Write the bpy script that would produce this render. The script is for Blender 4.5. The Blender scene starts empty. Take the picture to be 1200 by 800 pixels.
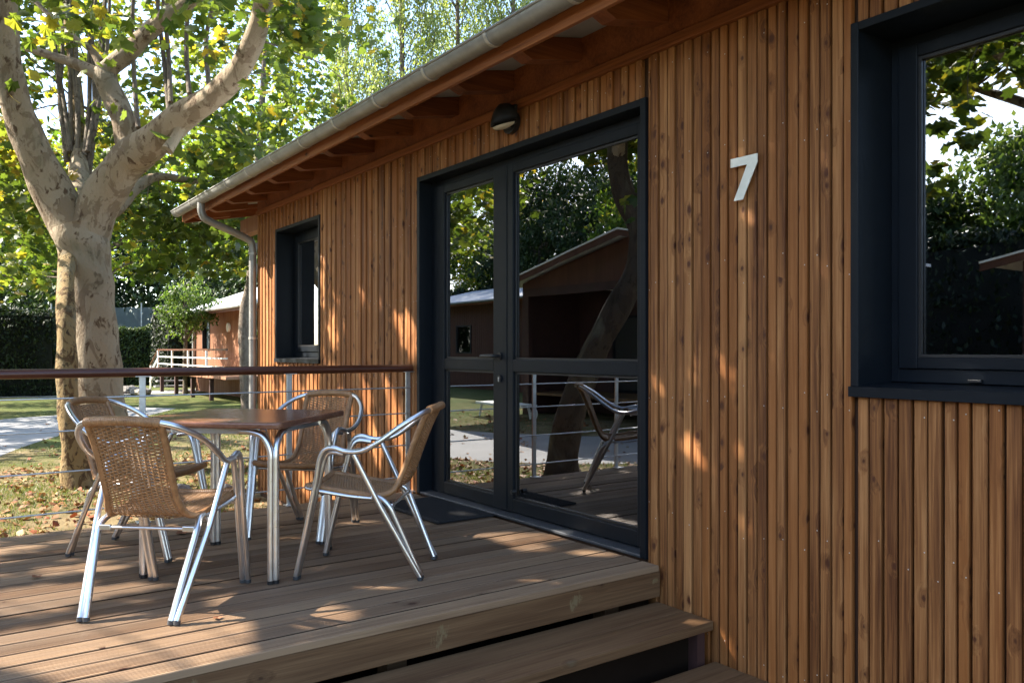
import bpy, bmesh, math, random
import numpy as np
from mathutils import Vector, Matrix

R = math.radians
rnd = random.Random(7)
S = bpy.context.scene
COL = S.collection

# ------------------------------------------------------------------ camera, light, exposure
HEAD = math.atan(682 / 951.0)            # angle between the view axis and the wall direction (-x)
CAM = Vector((0.0, -3.02, 1.08))
cam = bpy.data.cameras.new('camera')
cam.lens = 28.53; cam.sensor_width = 36.0
cam.shift_y = 10 / 1200.0
cam.clip_start = 0.05; cam.clip_end = 500
camo = bpy.data.objects.new('camera', cam); COL.objects.link(camo)
camo.location = CAM
camo.rotation_euler = (R(90), 0, R(90) - HEAD)
S.camera = camo

SUN_AZ = (-0.61, -0.79); SUN_EL = R(40)
_n = math.hypot(*SUN_AZ)
SUN = Vector((SUN_AZ[0] / _n * math.cos(SUN_EL), SUN_AZ[1] / _n * math.cos(SUN_EL), math.sin(SUN_EL)))
w = bpy.data.worlds.new('World'); S.world = w; w.use_nodes = True
nt = w.node_tree
sky = nt.nodes.new('ShaderNodeTexSky'); sky.sky_type = 'NISHITA'; sky.sun_disc = False
sky.sun_elevation = SUN_EL; sky.sun_rotation = math.atan2(SUN.x, SUN.y) % (2 * math.pi)
sky.air_density = 1.0; sky.dust_density = 1.2; sky.ozone_density = 1.0
bg = nt.nodes['Background']; bg.inputs[1].default_value = 0.15
nt.links.new(sky.outputs[0], bg.inputs[0])
sl = bpy.data.lights.new('sun', 'SUN'); sl.energy = 5.0; sl.angle = R(0.45); sl.color = (1.0, 0.915, 0.79)
so = bpy.data.objects.new('sun', sl); COL.objects.link(so)
so.rotation_euler = SUN.to_track_quat('Z', 'Y').to_euler()
S.view_settings.view_transform = 'Standard'; S.view_settings.look = 'None'
S.view_settings.exposure = 2.1; S.view_settings.gamma = 1.0
S.cycles.max_bounces = 10; S.cycles.transparent_max_bounces = 16

# ------------------------------------------------------------------ calibration helpers
_c, _s = math.cos(HEAD), math.sin(HEAD)
def at(px, py, d):
    """world point d metres into the view at photograph pixel (px, py): used to survey where things stand"""
    l = (px - 600) / 951.0; v = -(py - 410) / 951.0
    return Vector(((-_c + l * _s) * d, -3.02 + (_s + l * _c) * d, 1.08 + v * d))
G = -0.56                                # ground level; the deck is z = 0
def ong(px, py, z=G):
    return at(px, py, (1.08 - z) * 951.0 / (py - 410))

def mir(px, py, d, g):
    """where something stands that the glass at y = g mirrors at photograph pixel (px, py)"""
    p = at(px, py, d); return Vector((p.x, 2 * g - p.y, p.z))

# ------------------------------------------------------------------ materials
def mat(name):
    m = bpy.data.materials.new(name); m.use_nodes = True
    return m, m.node_tree, m.node_tree.nodes['Principled BSDF']
def N(t, typ, **k):
    n = t.nodes.new(typ)
    for a, b in k.items(): setattr(n, a, b)
    return n
def math_(t, op, a, b=None, clamp=False):
    n = N(t, 'ShaderNodeMath', operation=op, use_clamp=clamp)
    for i, v in enumerate((a, b)):
        if v is None: continue
        if isinstance(v, (int, float)): n.inputs[i].default_value = v
        else: t.links.new(v, n.inputs[i])
    return n.outputs[0]
def ramp(t, fac, stops):
    n = N(t, 'ShaderNodeValToRGB'); e = n.color_ramp.elements
    while len(e) < len(stops): e.new(0.5)
    for i, (p, c) in enumerate(stops):
        e[i].position = p; e[i].color = (*c, 1)
    t.links.new(fac, n.inputs[0]); return n.outputs[0]
def mixc(t, fac, a, b, blend='MIX'):
    n = N(t, 'ShaderNodeMix', data_type='RGBA', blend_type=blend)
    for s, v in ((n.inputs[0], fac), (n.inputs[6], a), (n.inputs[7], b)):
        if isinstance(v, (int, float)): s.default_value = v
        elif isinstance(v, tuple): s.default_value = (*v, 1)
        else: t.links.new(v, s)
    return n.outputs[2]
def noise(t, vec, scale, detail=4, rough=0.55, dist=0.0):
    n = N(t, 'ShaderNodeTexNoise'); n.inputs['Scale'].default_value = scale
    n.inputs['Detail'].default_value = detail; n.inputs['Roughness'].default_value = rough
    n.inputs['Distortion'].default_value = dist
    if vec is not None: t.links.new(vec, n.inputs['Vector'])
    return n.outputs['Fac']
def bump(t, bs, h, strength, dist=0.002):
    b = N(t, 'ShaderNodeBump'); b.inputs['Strength'].default_value = strength; b.inputs['Distance'].default_value = dist
    t.links.new(h, b.inputs['Height']); t.links.new(b.outputs[0], bs.inputs['Normal'])

def wood(name, axis, dark, mid, light, rough=0.62, knots=0.10, tone=0.45, spec=0.3, knot_col=(0.05, 0.016, 0.007), grey=None, grain=1.0, orange=None, contrast=1.25):
    """timber with the grain along AXIS; every board takes its own tone, grain and knots from its object's random number"""
    m, t, b = mat(name)
    geo = N(t, 'ShaderNodeNewGeometry'); oi = N(t, 'ShaderNodeObjectInfo')
    off = N(t, 'ShaderNodeVectorMath', operation='SCALE'); off.inputs[0].default_value = (37.1, 53.7, 71.3)
    t.links.new(oi.outputs['Random'], off.inputs['Scale'])
    add = N(t, 'ShaderNodeVectorMath', operation='ADD')
    t.links.new(geo.outputs['Position'], add.inputs[0]); t.links.new(off.outputs[0], add.inputs[1])
    pos = add.outputs[0]
    # knots: sparse cells, nearly round, slightly drawn out along the grain
    sp = N(t, 'ShaderNodeSeparateXYZ'); t.links.new(pos, sp.inputs[0])
    i_ = 'xyz'.index(axis); oth = [k for k in range(3) if k != i_]
    cross = math_(t, 'ADD', sp.outputs[oth[0]], sp.outputs[oth[1]])
    mk = N(t, 'ShaderNodeCombineXYZ'); t.links.new(math_(t, 'MULTIPLY', cross, 17.0), mk.inputs[0]); t.links.new(math_(t, 'MULTIPLY', sp.outputs[i_], 10.5), mk.inputs[1])
    vo = N(t, 'ShaderNodeTexVoronoi', voronoi_dimensions='2D'); vo.inputs['Scale'].default_value = 1.0; t.links.new(mk.outputs[0], vo.inputs['Vector'])
    sep = N(t, 'ShaderNodeSeparateColor'); t.links.new(vo.outputs['Color'], sep.inputs[0])
    present = math_(t, 'GREATER_THAN', sep.outputs[0], 1.0 - knots)
    jag = math_(t, 'ADD', vo.outputs['Distance'], math_(t, 'MULTIPLY', noise(t, pos, 60, 2), 0.12))
    kn = math_(t, 'MULTIPLY', math_(t, 'SUBTRACT', 1.0, math_(t, 'MULTIPLY', jag, math_(t, 'ADD', 2.6, math_(t, 'MULTIPLY', sep.outputs[1], 3.2))), clamp=True), present)
    halo = math_(t, 'MULTIPLY', math_(t, 'SUBTRACT', 1.0, math_(t, 'MULTIPLY', vo.outputs['Distance'], 1.5), clamp=True), present)
    # grain, bent round the knots
    gs = [1.0, 1.0, 1.0]
    for i in range(3): gs[i] = 1.6 if 'xyz'[i] == axis else 55.0
    mg = N(t, 'ShaderNodeMapping'); mg.inputs['Scale'].default_value = gs; t.links.new(pos, mg.inputs[0])
    bend = N(t, 'ShaderNodeVectorMath', operation='ADD'); t.links.new(mg.outputs[0], bend.inputs[0])
    cb = N(t, 'ShaderNodeCombineXYZ')
    for i in range(3): t.links.new(math_(t, 'MULTIPLY', halo, 1.3), cb.inputs[i])
    t.links.new(cb.outputs[0], bend.inputs[1])
    g1 = noise(t, bend.outputs[0], 1.0, 5, 0.6, 0.4)
    ms = N(t, 'ShaderNodeMapping'); ms.inputs['Scale'].default_value = [0.35 if 'xyz'[i] == axis else 7.0 for i in range(3)]
    t.links.new(pos, ms.inputs[0]); g2 = noise(t, ms.outputs[0], 1.0, 3, 0.5)
    f = math_(t, 'ADD', math_(t, 'MULTIPLY', g1, 0.6 * grain), math_(t, 'MULTIPLY', g2, 0.55))
    f = math_(t, 'ADD', f, math_(t, 'MULTIPLY', math_(t, 'SUBTRACT', oi.outputs['Random'], 0.5), tone))
    f = math_(t, 'SUBTRACT', f, 0.05 + 0.3 * (grain - 1))
    mf = N(t, 'ShaderNodeMapping'); mf.inputs['Scale'].default_value = [3.0 if 'xyz'[i] == axis else 230.0 for i in range(3)]
    t.links.new(pos, mf.inputs[0]); g3 = noise(t, mf.outputs[0], 1.0, 3, 0.6)
    f = math_(t, 'ADD', f, math_(t, 'MULTIPLY', math_(t, 'SUBTRACT', g3, 0.5), 0.35))
    f = math_(t, 'ADD', math_(t, 'MULTIPLY', math_(t, 'SUBTRACT', f, 0.5), contrast), 0.5)
    c = ramp(t, f, [(0.22, dark), (0.5, mid), (0.8, light)])
    if orange is not None:
        pick = math_(t, 'GREATER_THAN', math_(t, 'FRACT', math_(t, 'MULTIPLY', oi.outputs['Random'], 17.31)), 0.66)
        c = mixc(t, math_(t, 'MULTIPLY', math_(t, 'MULTIPLY', pick, g2), 0.9), c, orange)
    if grey is not None:
        patch = noise(t, ms.outputs[0], 0.7, 4, 0.6)
        c = mixc(t, math_(t, 'MULTIPLY', math_(t, 'SUBTRACT', patch, 0.42, clamp=True), 2.4, clamp=True), c, grey)
    c = mixc(t, math_(t, 'MULTIPLY', halo, 0.45), c, tuple(x * 0.62 for x in dark))
    c = mixc(t, math_(t, 'MULTIPLY', kn, 2.2, clamp=True), c, knot_col)
    t.links.new(c, b.inputs['Base Color'])
    b.inputs['Roughness'].default_value = rough; b.inputs['Specular IOR Level'].default_value = spec
    bump(t, b, math_(t, 'SUBTRACT', g1, math_(t, 'MULTIPLY', kn, 0.6)), 0.45, 0.0022)
    return m

def splinters(m, spots, pale=(0.25, 0.185, 0.095)):
    """torn, paler wood at given (y, z, ry, rz) places of a board that faces +x"""
    t = m.node_tree; b = t.nodes['Principled BSDF']
    src = b.inputs['Base Color'].links[0].from_socket
    geo = N(t, 'ShaderNodeNewGeometry'); sp = N(t, 'ShaderNodeSeparateXYZ'); t.links.new(geo.outputs['Position'], sp.inputs[0])
    mp = N(t, 'ShaderNodeMapping'); mp.inputs['Scale'].default_value = (20, 45, 18); t.links.new(geo.outputs['Position'], mp.inputs[0])
    rag = noise(t, mp.outputs[0], 1.5, 5, .7)
    for y, z, ry, rz_ in spots:
        a = math_(t, 'DIVIDE', math_(t, 'ADD', math_(t, 'SUBTRACT', sp.outputs[1], y), math_(t, 'MULTIPLY', math_(t, 'SUBTRACT', sp.outputs[2], z), -.35)), ry)
        c = math_(t, 'DIVIDE', math_(t, 'SUBTRACT', sp.outputs[2], z), rz_)
        d = math_(t, 'ADD', math_(t, 'MULTIPLY', a, a), math_(t, 'MULTIPLY', c, c))
        k = math_(t, 'MULTIPLY', math_(t, 'SUBTRACT', 1.32, math_(t, 'ADD', math_(t, 'MULTIPLY', d, .6), math_(t, 'MULTIPLY', rag, 2.0))), 3.0, clamp=True)
        src = mixc(t, k, src, mixc(t, math_(t, 'MULTIPLY', rag, .8), pale, (0.10, 0.065, 0.03)))
    t.links.new(src, b.inputs['Base Color'])
def plain(name, col, rough=0.5, metal=0.0, spec=0.5, var=0.12, scale=9.0, bmp=0.0, bscale=60.0, coat=0.0):
    m, t, b = mat(name)
    tc = N(t, 'ShaderNodeTexCoord')
    f = noise(t, tc.outputs['Object'], scale, 5, 0.6)
    t.links.new(ramp(t, f, [(0.25, tuple(x * (1 - var) for x in col)), (0.75, tuple(min(1, x * (1 + var)) for x in col))]), b.inputs['Base Color'])
    b.inputs['Metallic'].default_value = metal; b.inputs['Specular IOR Level'].default_value = spec
    r = math_(t, 'ADD', math_(t, 'MULTIPLY', noise(t, tc.outputs['Object'], scale * 2.3, 4), 0.22), rough - 0.11)
    t.links.new(r, b.inputs['Roughness'])
    b.inputs['Coat Weight'].default_value = coat
    if bmp: bump(t, b, noise(t, tc.outputs['Object'], bscale, 4), bmp)
    return m

M = {}
M['slat'] = wood('larch_cladding', 'z', (0.098, 0.0315, 0.0085), (0.245, 0.0965, 0.029), (0.41, 0.192, 0.070), rough=0.6, knots=0.15, tone=0.15, knot_col=(0.075, 0.022, 0.008), grain=1.25, contrast=1.6, orange=(0.28, 0.092, 0.019))
M['deck'] = wood('weathered_decking', 'y', (0.105, 0.058, 0.031), (0.200, 0.120, 0.067), (0.325, 0.212, 0.122), rough=0.62, knots=0.012, tone=0.40, grey=(0.245, 0.175, 0.117))
M['fascia'] = wood('step_timber', 'y', (0.060, 0.029, 0.012), (0.122, 0.064, 0.029), (0.205, 0.120, 0.058), rough=0.66, knots=0.03, tone=0.2, knot_col=(0.13, 0.09, 0.05))
M['eave'] = wood('stained_eave_timber', 'x', (0.12, 0.034, 0.011), (0.26, 0.086, 0.027), (0.38, 0.145, 0.05), rough=0.5, knots=0.04, tone=0.2)
M['rafter'] = wood('stained_rafter_timber', 'y', (0.080, 0.020, 0.007), (0.175, 0.050, 0.015), (0.27, 0.090, 0.030), rough=0.55, knots=0.05, tone=0.25)
M['rail'] = wood('varnished_handrail', 'y', (0.045, 0.013, 0.007), (0.085, 0.026, 0.013), (0.13, 0.045, 0.022), rough=0.34, knots=0.0, tone=0.0, spec=0.45)
M['top'] = wood('walnut_tabletop', 'x', (0.110, 0.046, 0.026), (0.185, 0.084, 0.049), (0.26, 0.135, 0.082), rough=0.20, knots=0.0, tone=0.0, spec=0.5)
M['void_shade'] = plain('painted_shade', (0.014, 0.009, 0.006), 0.95, spec=0.05)  # near-black stands in for shade in plank gaps and under the steps
M['backing'] = plain('dark_backing_boards', (0.070, 0.030, 0.013), 0.8)
M['anthracite'] = plain('anthracite_frame', (0.0072, 0.0100, 0.0138), 0.45, spec=0.17, var=0.12, scale=5, bmp=0.05, bscale=220)
M['black'] = plain('black_plastic', (0.014, 0.014, 0.015), 0.42)
M['rubber'] = plain('grey_rubber', (0.045, 0.047, 0.05), 0.6)
M['alu'] = plain('polished_aluminium', (0.78, 0.79, 0.80), 0.32, metal=1.0, var=0.06, scale=14, bmp=0.03, bscale=90)
M['dull'] = plain('dull_grey_metal', (0.085, 0.09, 0.10), 0.5, metal=0.5)
M['steel'] = plain('galvanised_steel', (0.60, 0.62, 0.63), 0.42, metal=0.9, var=0.15, scale=25)
M['zinc'] = plain('weathered_zinc', (0.30, 0.298, 0.28), 0.48, metal=0.5, var=0.25, scale=7, bmp=0.08, bscale=30)
M['zinc_band'] = plain('zinc_bracket', (0.50, 0.48, 0.43), 0.45, metal=0.5, var=0.15)
M['soffit'] = plain('grey_roof_underside', (0.34, 0.33, 0.32), 0.7, var=0.1)
M['roof'] = plain('pale_roof_sheet', (0.62, 0.63, 0.64), 0.45, var=0.08)
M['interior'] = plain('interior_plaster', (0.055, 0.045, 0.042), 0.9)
M['mat'] = plain('doormat_fibre', (0.012, 0.012, 0.014), 0.95, var=0.5, scale=90, bmp=0.9, bscale=300)
M['number'] = plain('brushed_plate', (0.66, 0.68, 0.63), 0.42, metal=0.35, var=0.07, scale=40)
M['white'] = plain('white_paint', (0.78, 0.78, 0.75), 0.45, var=0.08)
M['lens'] = plain('opal_lamp_glass', (0.66, 0.60, 0.47), 0.25, var=0.1)
M['curtain'] = plain('dark_red_curtain', (0.075, 0.018, 0.022), 0.9)
M['stone'] = plain('grey_stone', (0.22, 0.20, 0.18), 0.85, var=0.4, scale=14, bmp=0.6, bscale=30)
M['far_slat'] = wood('neighbour_cladding', 'z', (0.20, 0.085, 0.045), (0.31, 0.155, 0.088), (0.42, 0.24, 0.15), knots=0.0, tone=0.15)
M['far_dark'] = plain('dark_red_cladding', (0.050, 0.020, 0.016), 0.7, var=0.3, scale=3)
M['far_red'] = wood('red_brown_cladding', 'z', (0.070, 0.028, 0.018), (0.105, 0.043, 0.027), (0.14, 0.062, 0.040), knots=0.0, tone=0.1)

def wicker():
    m, t, b = mat('synthetic_wicker')
    tc = N(t, 'ShaderNodeTexCoord')
    f = noise(t, tc.outputs['Object'], 26, 5, 0.65)
    t.links.new(ramp(t, f, [(0.25, (0.18, 0.086, 0.034)), (0.55, (0.32, 0.165, 0.070)), (0.8, (0.42, 0.24, 0.115))]), b.inputs['Base Color'])
    b.inputs['Roughness'].default_value = 0.46; b.inputs['Specular IOR Level'].default_value = 0.45
    wv = N(t, 'ShaderNodeTexWave'); wv.bands_direction = 'X'; wv.inputs['Scale'].default_value = 34; wv.inputs['Distortion'].default_value = 1.2
    wv.inputs['Detail'].default_value = 1.0
    t.links.new(tc.outputs['Object'], wv.inputs['Vector'])
    bump(t, b, wv.outputs['Fac'], 0.35, 0.003)
    return m
M['wicker_roll'] = wicker()
M['strand'] = plain('wicker_strand', (0.31, 0.165, 0.072), 0.46, var=0.32, scale=40)

def glass():
    m, t, b = mat('reflective_glazing')
    t.nodes.remove(b); out = t.nodes['Material Output']
    tr = N(t, 'ShaderNodeBsdfTransparent'); tr.inputs[0].default_value = (0.50, 0.53, 0.55, 1)
    gl = N(t, 'ShaderNodeBsdfGlossy'); gl.inputs['Roughness'].default_value = 0.0; gl.inputs[0].default_value = (0.92, 0.95, 1.0, 1)
    fr = N(t, 'ShaderNodeLayerWeight'); fr.inputs[0].default_value = 0.35
    fac = math_(t, 'ADD', math_(t, 'MULTIPLY', fr.outputs['Fresnel'], 2.2), 0.16, clamp=True)
    # a slow ripple in the pane, as float glass in a sealed unit has
    tc = N(t, 'ShaderNodeTexCoord'); bp = N(t, 'ShaderNodeBump'); bp.inputs['Strength'].default_value = 0.02; bp.inputs['Distance'].default_value = 0.02
    t.links.new(noise(t, tc.outputs['Object'], 1.6, 1), bp.inputs['Height']); t.links.new(bp.outputs[0], gl.inputs['Normal'])
    mx = N(t, 'ShaderNodeMixShader'); t.links.new(fac, mx.inputs[0]); t.links.new(tr.outputs[0], mx.inputs[1]); t.links.new(gl.outputs[0], mx.inputs[2])
    t.links.new(mx.outputs[0], out.inputs[0])
    return m
M['glass'] = glass()

def bark(name, pale=(0.315, 0.255, 0.178), mid=(0.205, 0.155, 0.103), dark=(0.085, 0.052, 0.030), scale=1.0):
    """plane bark: plates of pale cream, olive tan and brown with ragged edges"""
    m, t, b = mat(name)
    geo = N(t, 'ShaderNodeNewGeometry')
    mp = N(t, 'ShaderNodeMapping'); mp.inputs['Scale'].default_value = (1, 1, 0.6); t.links.new(geo.outputs['Position'], mp.inputs[0])
    v = mp.outputs[0]
    n1 = noise(t, v, 4.2 * scale, 6, 0.62, 0.9); n2 = noise(t, v, 9.5 * scale, 5, 0.6, 0.5); n3 = noise(t, v, 38, 5, 0.7)
    c = ramp(t, n1, [(0.44, mid), (0.475, pale)])
    c = mixc(t, math_(t, 'MULTIPLY', math_(t, 'SUBTRACT', n2, 0.57, clamp=True), 14, clamp=True), c, dark)
    olive = noise(t, v, 2.1 * scale, 5, 0.6, 0.7)
    c = mixc(t, math_(t, 'MULTIPLY', math_(t, 'SUBTRACT', olive, 0.54, clamp=True), 5, clamp=True), c, (0.19, 0.175, 0.115))
    c = mixc(t, math_(t, 'MULTIPLY', n3, 0.30), c, (0.13, 0.09, 0.055))
    t.links.new(c, b.inputs['Base Color']); b.inputs['Roughness'].default_value = 0.85; b.inputs['Specular IOR Level'].default_value = 0.2
    h = math_(t, 'ADD', math_(t, 'MULTIPLY', n2, 1.0), math_(t, 'MULTIPLY', n3, 0.5)); bump(t, b, math_(t, 'ADD', h, math_(t, 'MULTIPLY', math_(t, 'GREATER_THAN', n1, .457), -.5)), 0.8, 0.03)
    return m
M['bark'] = bark('plane_bark')
M['bark_brown'] = bark('mottled_brown_bark', (0.26, 0.18, 0.08), (0.105, 0.060, 0.024), (0.045, 0.026, 0.012), 1.8)
M['bark_shaded'] = bark('shaded_plane_bark', (0.062, 0.044, 0.029), (0.036, 0.025, 0.017), (0.02, 0.014, 0.009), 1.2)  # shade on the mirrored trunk is put into this darker bark colour
M['bark_grey'] = bark('grey_bark', (0.17, 0.14, 0.11), (0.12, 0.095, 0.075), (0.06, 0.045, 0.035), 2.0)

def leafmat(name, stops=None, trans=0.5, glow=(2.15, 2.15, 0.95), rough=0.42):
    """leaf: stops given = colour from the object's own random number; else from the leaf's colour attribute"""
    m, t, b = mat(name); out = t.nodes['Material Output']
    if stops: c = ramp(t, N(t, 'ShaderNodeObjectInfo').outputs['Random'], stops)
    else: c = N(t, 'ShaderNodeAttribute', attribute_name='col').outputs['Color']
    t.links.new(c, b.inputs['Base Color']); b.inputs['Roughness'].default_value = rough; b.inputs['Specular IOR Level'].default_value = 0.35
    tl = N(t, 'ShaderNodeBsdfTranslucent'); t.links.new(mixc(t, 1.0, c, glow, 'MULTIPLY'), tl.inputs[0])
    mx = N(t, 'ShaderNodeMixShader'); mx.inputs[0].default_value = trans
    t.links.new(b.outputs[0], mx.inputs[1]); t.links.new(tl.outputs[0], mx.inputs[2]); t.links.new(mx.outputs[0], out.inputs[0])
    return m
GREENS = [(0.0, (0.040, 0.066, 0.014)), (0.45, (0.075, 0.108, 0.022)), (0.76, (0.125, 0.152, 0.030)), (0.9, (0.20, 0.20, 0.030)), (1.0, (0.26, 0.19, 0.030))]
M['leaf'] = leafmat('plane_leaf')
M['leaf_one'] = leafmat('plane_leaf_single', GREENS)
M['needle'] = leafmat('hedge_leaf', trans=0.2, glow=(1.3, 1.4, 0.8), rough=0.55)
M['litter'] = leafmat('dry_leaf', trans=0.12, glow=(1.1, 1.0, 0.8), rough=0.7)
M['blade'] = leafmat('grass_blade', trans=0.35, glow=(1.4, 1.4, 0.8), rough=0.5)
M['dry_one'] = plain('dry_brown_leaf', (0.20, 0.075, 0.03), 0.7, var=0.4, scale=30)
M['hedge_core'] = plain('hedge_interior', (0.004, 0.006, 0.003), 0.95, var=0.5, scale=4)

def ground():
    m, t, b = mat('lawn_and_leaf_litter')
    geo = N(t, 'ShaderNodeNewGeometry'); p = geo.outputs['Position']
    big = noise(t, p, 0.28, 5, 0.6, 0.6); med = noise(t, p, 1.7, 6, 0.65, 0.4); fine = noise(t, p, 22, 5, 0.7); vf = noise(t, p, 130, 3, 0.7)
    grass = ramp(t, fine, [(0.3, (0.045, 0.072, 0.016)), (0.55, (0.095, 0.125, 0.034)), (0.75, (0.16, 0.165, 0.060))])
    dryg = math_(t, 'MULTIPLY', math_(t, 'SUBTRACT', noise(t, p, 0.9, 6, 0.7, 0.8), 0.46, clamp=True), 4.5, clamp=True)
    grass = mixc(t, math_(t, 'MULTIPLY', dryg, 0.65), grass, (0.19, 0.155, 0.062))
    grass = mixc(t, math_(t, 'MULTIPLY', math_(t, 'SUBTRACT', noise(t, p, 5.5, 5, 0.7), 0.50, clamp=True), 3.0, clamp=True), grass, (0.040, 0.058, 0.014))
    earth = ramp(t, med, [(0.3, (0.16, 0.115, 0.062)), (0.55, (0.25, 0.190, 0.105)), (0.75, (0.34, 0.265, 0.15))])
    f = math_(t, 'ADD', math_(t, 'MULTIPLY', big, 0.9), math_(t, 'MULTIPLY', med, 0.6))
    sx = N(t, 'ShaderNodeSeparateXYZ'); t.links.new(p, sx.inputs[0])
    near = math_(t, 'MULTIPLY', math_(t, 'ADD', sx.outputs[0], 17.0), 0.035)      # barer, leafier earth round the planes by the deck
    near = math_(t, 'MINIMUM', math_(t, 'MAXIMUM', near, -0.12), 0.16)
    f = math_(t, 'ADD', f, near)
    c = mixc(t, math_(t, 'MULTIPLY', math_(t, 'SUBTRACT', f, 0.72), 4.0, clamp=True), grass, earth)
    c = mixc(t, math_(t, 'MULTIPLY', vf, 0.35), c, (0.07, 0.055, 0.03))
    t.links.new(c, b.inputs['Base Color']); b.inputs['Roughness'].default_value = 0.95; b.inputs['Specular IOR Level'].default_value = 0.1
    bump(t, b, math_(t, 'ADD', fine, vf), 0.8, 0.02)
    return m
M['ground'] = ground()
M['path'] = plain('concrete_path', (0.235, 0.232, 0.232), 0.85, var=0.12, scale=1.2, bmp=0.25, bscale=40)
M['net'] = None
def netmat():
    m, t, b = mat('pale_windbreak_mesh'); out = t.nodes['Material Output']
    b.inputs['Base Color'].default_value = (0.30, 0.36, 0.38, 1); b.inputs['Roughness'].default_value = 0.8
    geo = N(t, 'ShaderNodeNewGeometry'); wv = noise(t, geo.outputs['Position'], 3.0, 3)
    tr = N(t, 'ShaderNodeBsdfTransparent'); tl = N(t, 'ShaderNodeBsdfTranslucent'); tl.inputs[0].default_value = (0.45, 0.52, 0.55, 1)
    a = N(t, 'ShaderNodeMixShader'); a.inputs[0].default_value = 0.5
    t.links.new(b.outputs[0], a.inputs[1]); t.links.new(tl.outputs[0], a.inputs[2])
    mx = N(t, 'ShaderNodeMixShader'); t.links.new(math_(t, 'ADD', math_(t, 'MULTIPLY', wv, 0.25), 0.42), mx.inputs[0])
    t.links.new(tr.outputs[0], mx.inputs[1]); t.links.new(a.outputs[0], mx.inputs[2]); t.links.new(mx.outputs[0], out.inputs[0])
    return m
M['net'] = netmat()

# ------------------------------------------------------------------ mesh helpers
class MB:
    """collects simple solids and links them as ONE mesh object"""
    def __init__(s): s.v = []; s.f = []; s.sm = []
    def add(s, vs, fs, smooth=False):
        o = len(s.v); s.v += [tuple(v) for v in vs]; s.f += [tuple(i + o for i in f) for f in fs]; s.sm += [smooth] * len(fs); return s
    def box(s, x0, x1, y0, y1, z0, z1, bev=0.0, mtx=None):
        if x0 > x1: x0, x1 = x1, x0
        if y0 > y1: y0, y1 = y1, y0
        if z0 > z1: z0, z1 = z1, z0
        if bev <= 0:
            vs = [(x, y, z) for x in (x0, x1) for y in (y0, y1) for z in (z0, z1)]
            fs = [(0, 1, 3, 2), (4, 6, 7, 5), (0, 4, 5, 1), (2, 3, 7, 6), (0, 2, 6, 4), (1, 5, 7, 3)]
        else:
            bm = bmesh.new(); bmesh.ops.create_cube(bm, size=1)
            for v in bm.verts: v.co = Vector(((x0 + x1) / 2 + v.co.x * (x1 - x0), (y0 + y1) / 2 + v.co.y * (y1 - y0), (z0 + z1) / 2 + v.co.z * (z1 - z0)))
            bmesh.ops.bevel(bm, geom=list(bm.edges), offset=bev, segments=2, affect='EDGES', profile=0.5)
            bm.verts.index_update()
            vs = [v.co.copy() for v in bm.verts]; fs = [[v.index for v in f.verts] for f in bm.faces]; bm.free()
        if mtx is not None: vs = [mtx @ Vector(v) for v in vs]
        return s.add(vs, fs)
    def prism(s, prof, axis, a0, a1, smooth=False, cap=True):
        """extrude a closed 2-D profile along an axis; the profile runs in the two other axes in xyz order"""
        n = len(prof); vs = []
        for a in (a0, a1):
            for p, q in prof:
                vs.append({'x': (a, p, q), 'y': (p, a, q), 'z': (p, q, a)}[axis])
        fs = [(i, (i + 1) % n, n + (i + 1) % n, n + i) for i in range(n)]
        s.add(vs, fs, smooth)
        if cap: s.add(vs, [tuple(range(n))[::-1], tuple(range(n, 2 * n))])
        return s
    def tube(s, pts, rad, n=8, res=0, cap=True, flat=1.0, wob=0.0, rg=None):
        """round tube through points; res > 0 smooths the path; rad is a number or one radius per point"""
        pts = [Vector(p) for p in pts]; rs = [rad] * len(pts) if isinstance(rad, (int, float)) else list(rad)
        if res:
            P, Q = [], []
            for i in range(len(pts) - 1):
                a, b, c, d = pts[max(0, i - 1)], pts[i], pts[i + 1], pts[min(len(pts) - 1, i + 2)]
                for k in range(res):
                    u = k / res
                    P.append(0.5 * ((2 * b) + (c - a) * u + (2 * a - 5 * b + 4 * c - d) * u * u + (3 * b - a - 3 * c + d) * u ** 3))
                    Q.append(rs[i] * (1 - u) + rs[i + 1] * u)
            P.append(pts[-1]); Q.append(rs[-1]); pts, rs = P, Q
        vs, fs = [], []
        t0 = (pts[1] - pts[0]).normalized()
        u = t0.orthogonal().normalized()
        for i, p in enumerate(pts):
            t = (pts[min(i + 1, len(pts) - 1)] - pts[max(i - 1, 0)]).normalized()
            u = (u - t * u.dot(t)).normalized(); v = t.cross(u)
            for k in range(n):
                a = 2 * math.pi * k / n
                r = rs[i] * (1 + (wob * math.sin(a * 2 + i * 0.9 + p.z * 2) + wob * 0.7 * math.sin(a * 3 - i * 0.6) if wob else 0))
                vs.append(p + u * (r * math.cos(a)) + v * (r * flat * math.sin(a)))
        m = len(pts)
        for i in range(m - 1):
            for k in range(n):
                fs.append((i * n + k, i * n + (k + 1) % n, (i + 1) * n + (k + 1) % n, (i + 1) * n + k))
        s.add(vs, fs, True)
        if cap: s.add(vs, [tuple(range(n))[::-1], tuple(range((m - 1) * n, m * n))])
        return s
    def xf(s, mtx):
        s.v = [tuple(mtx @ Vector(v)) for v in s.v]; return s
    def mesh(s, name, m):
        me = bpy.data.meshes.new(name); me.from_pydata(s.v, [], s.f)
        me.polygons.foreach_set('use_smooth', s.sm); me.update()
        if m is not None: me.materials.append(m)
        return me
    def build(s, name, m, parent=None, **k): return link(name, s.mesh(name, m), parent, **k)

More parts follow.
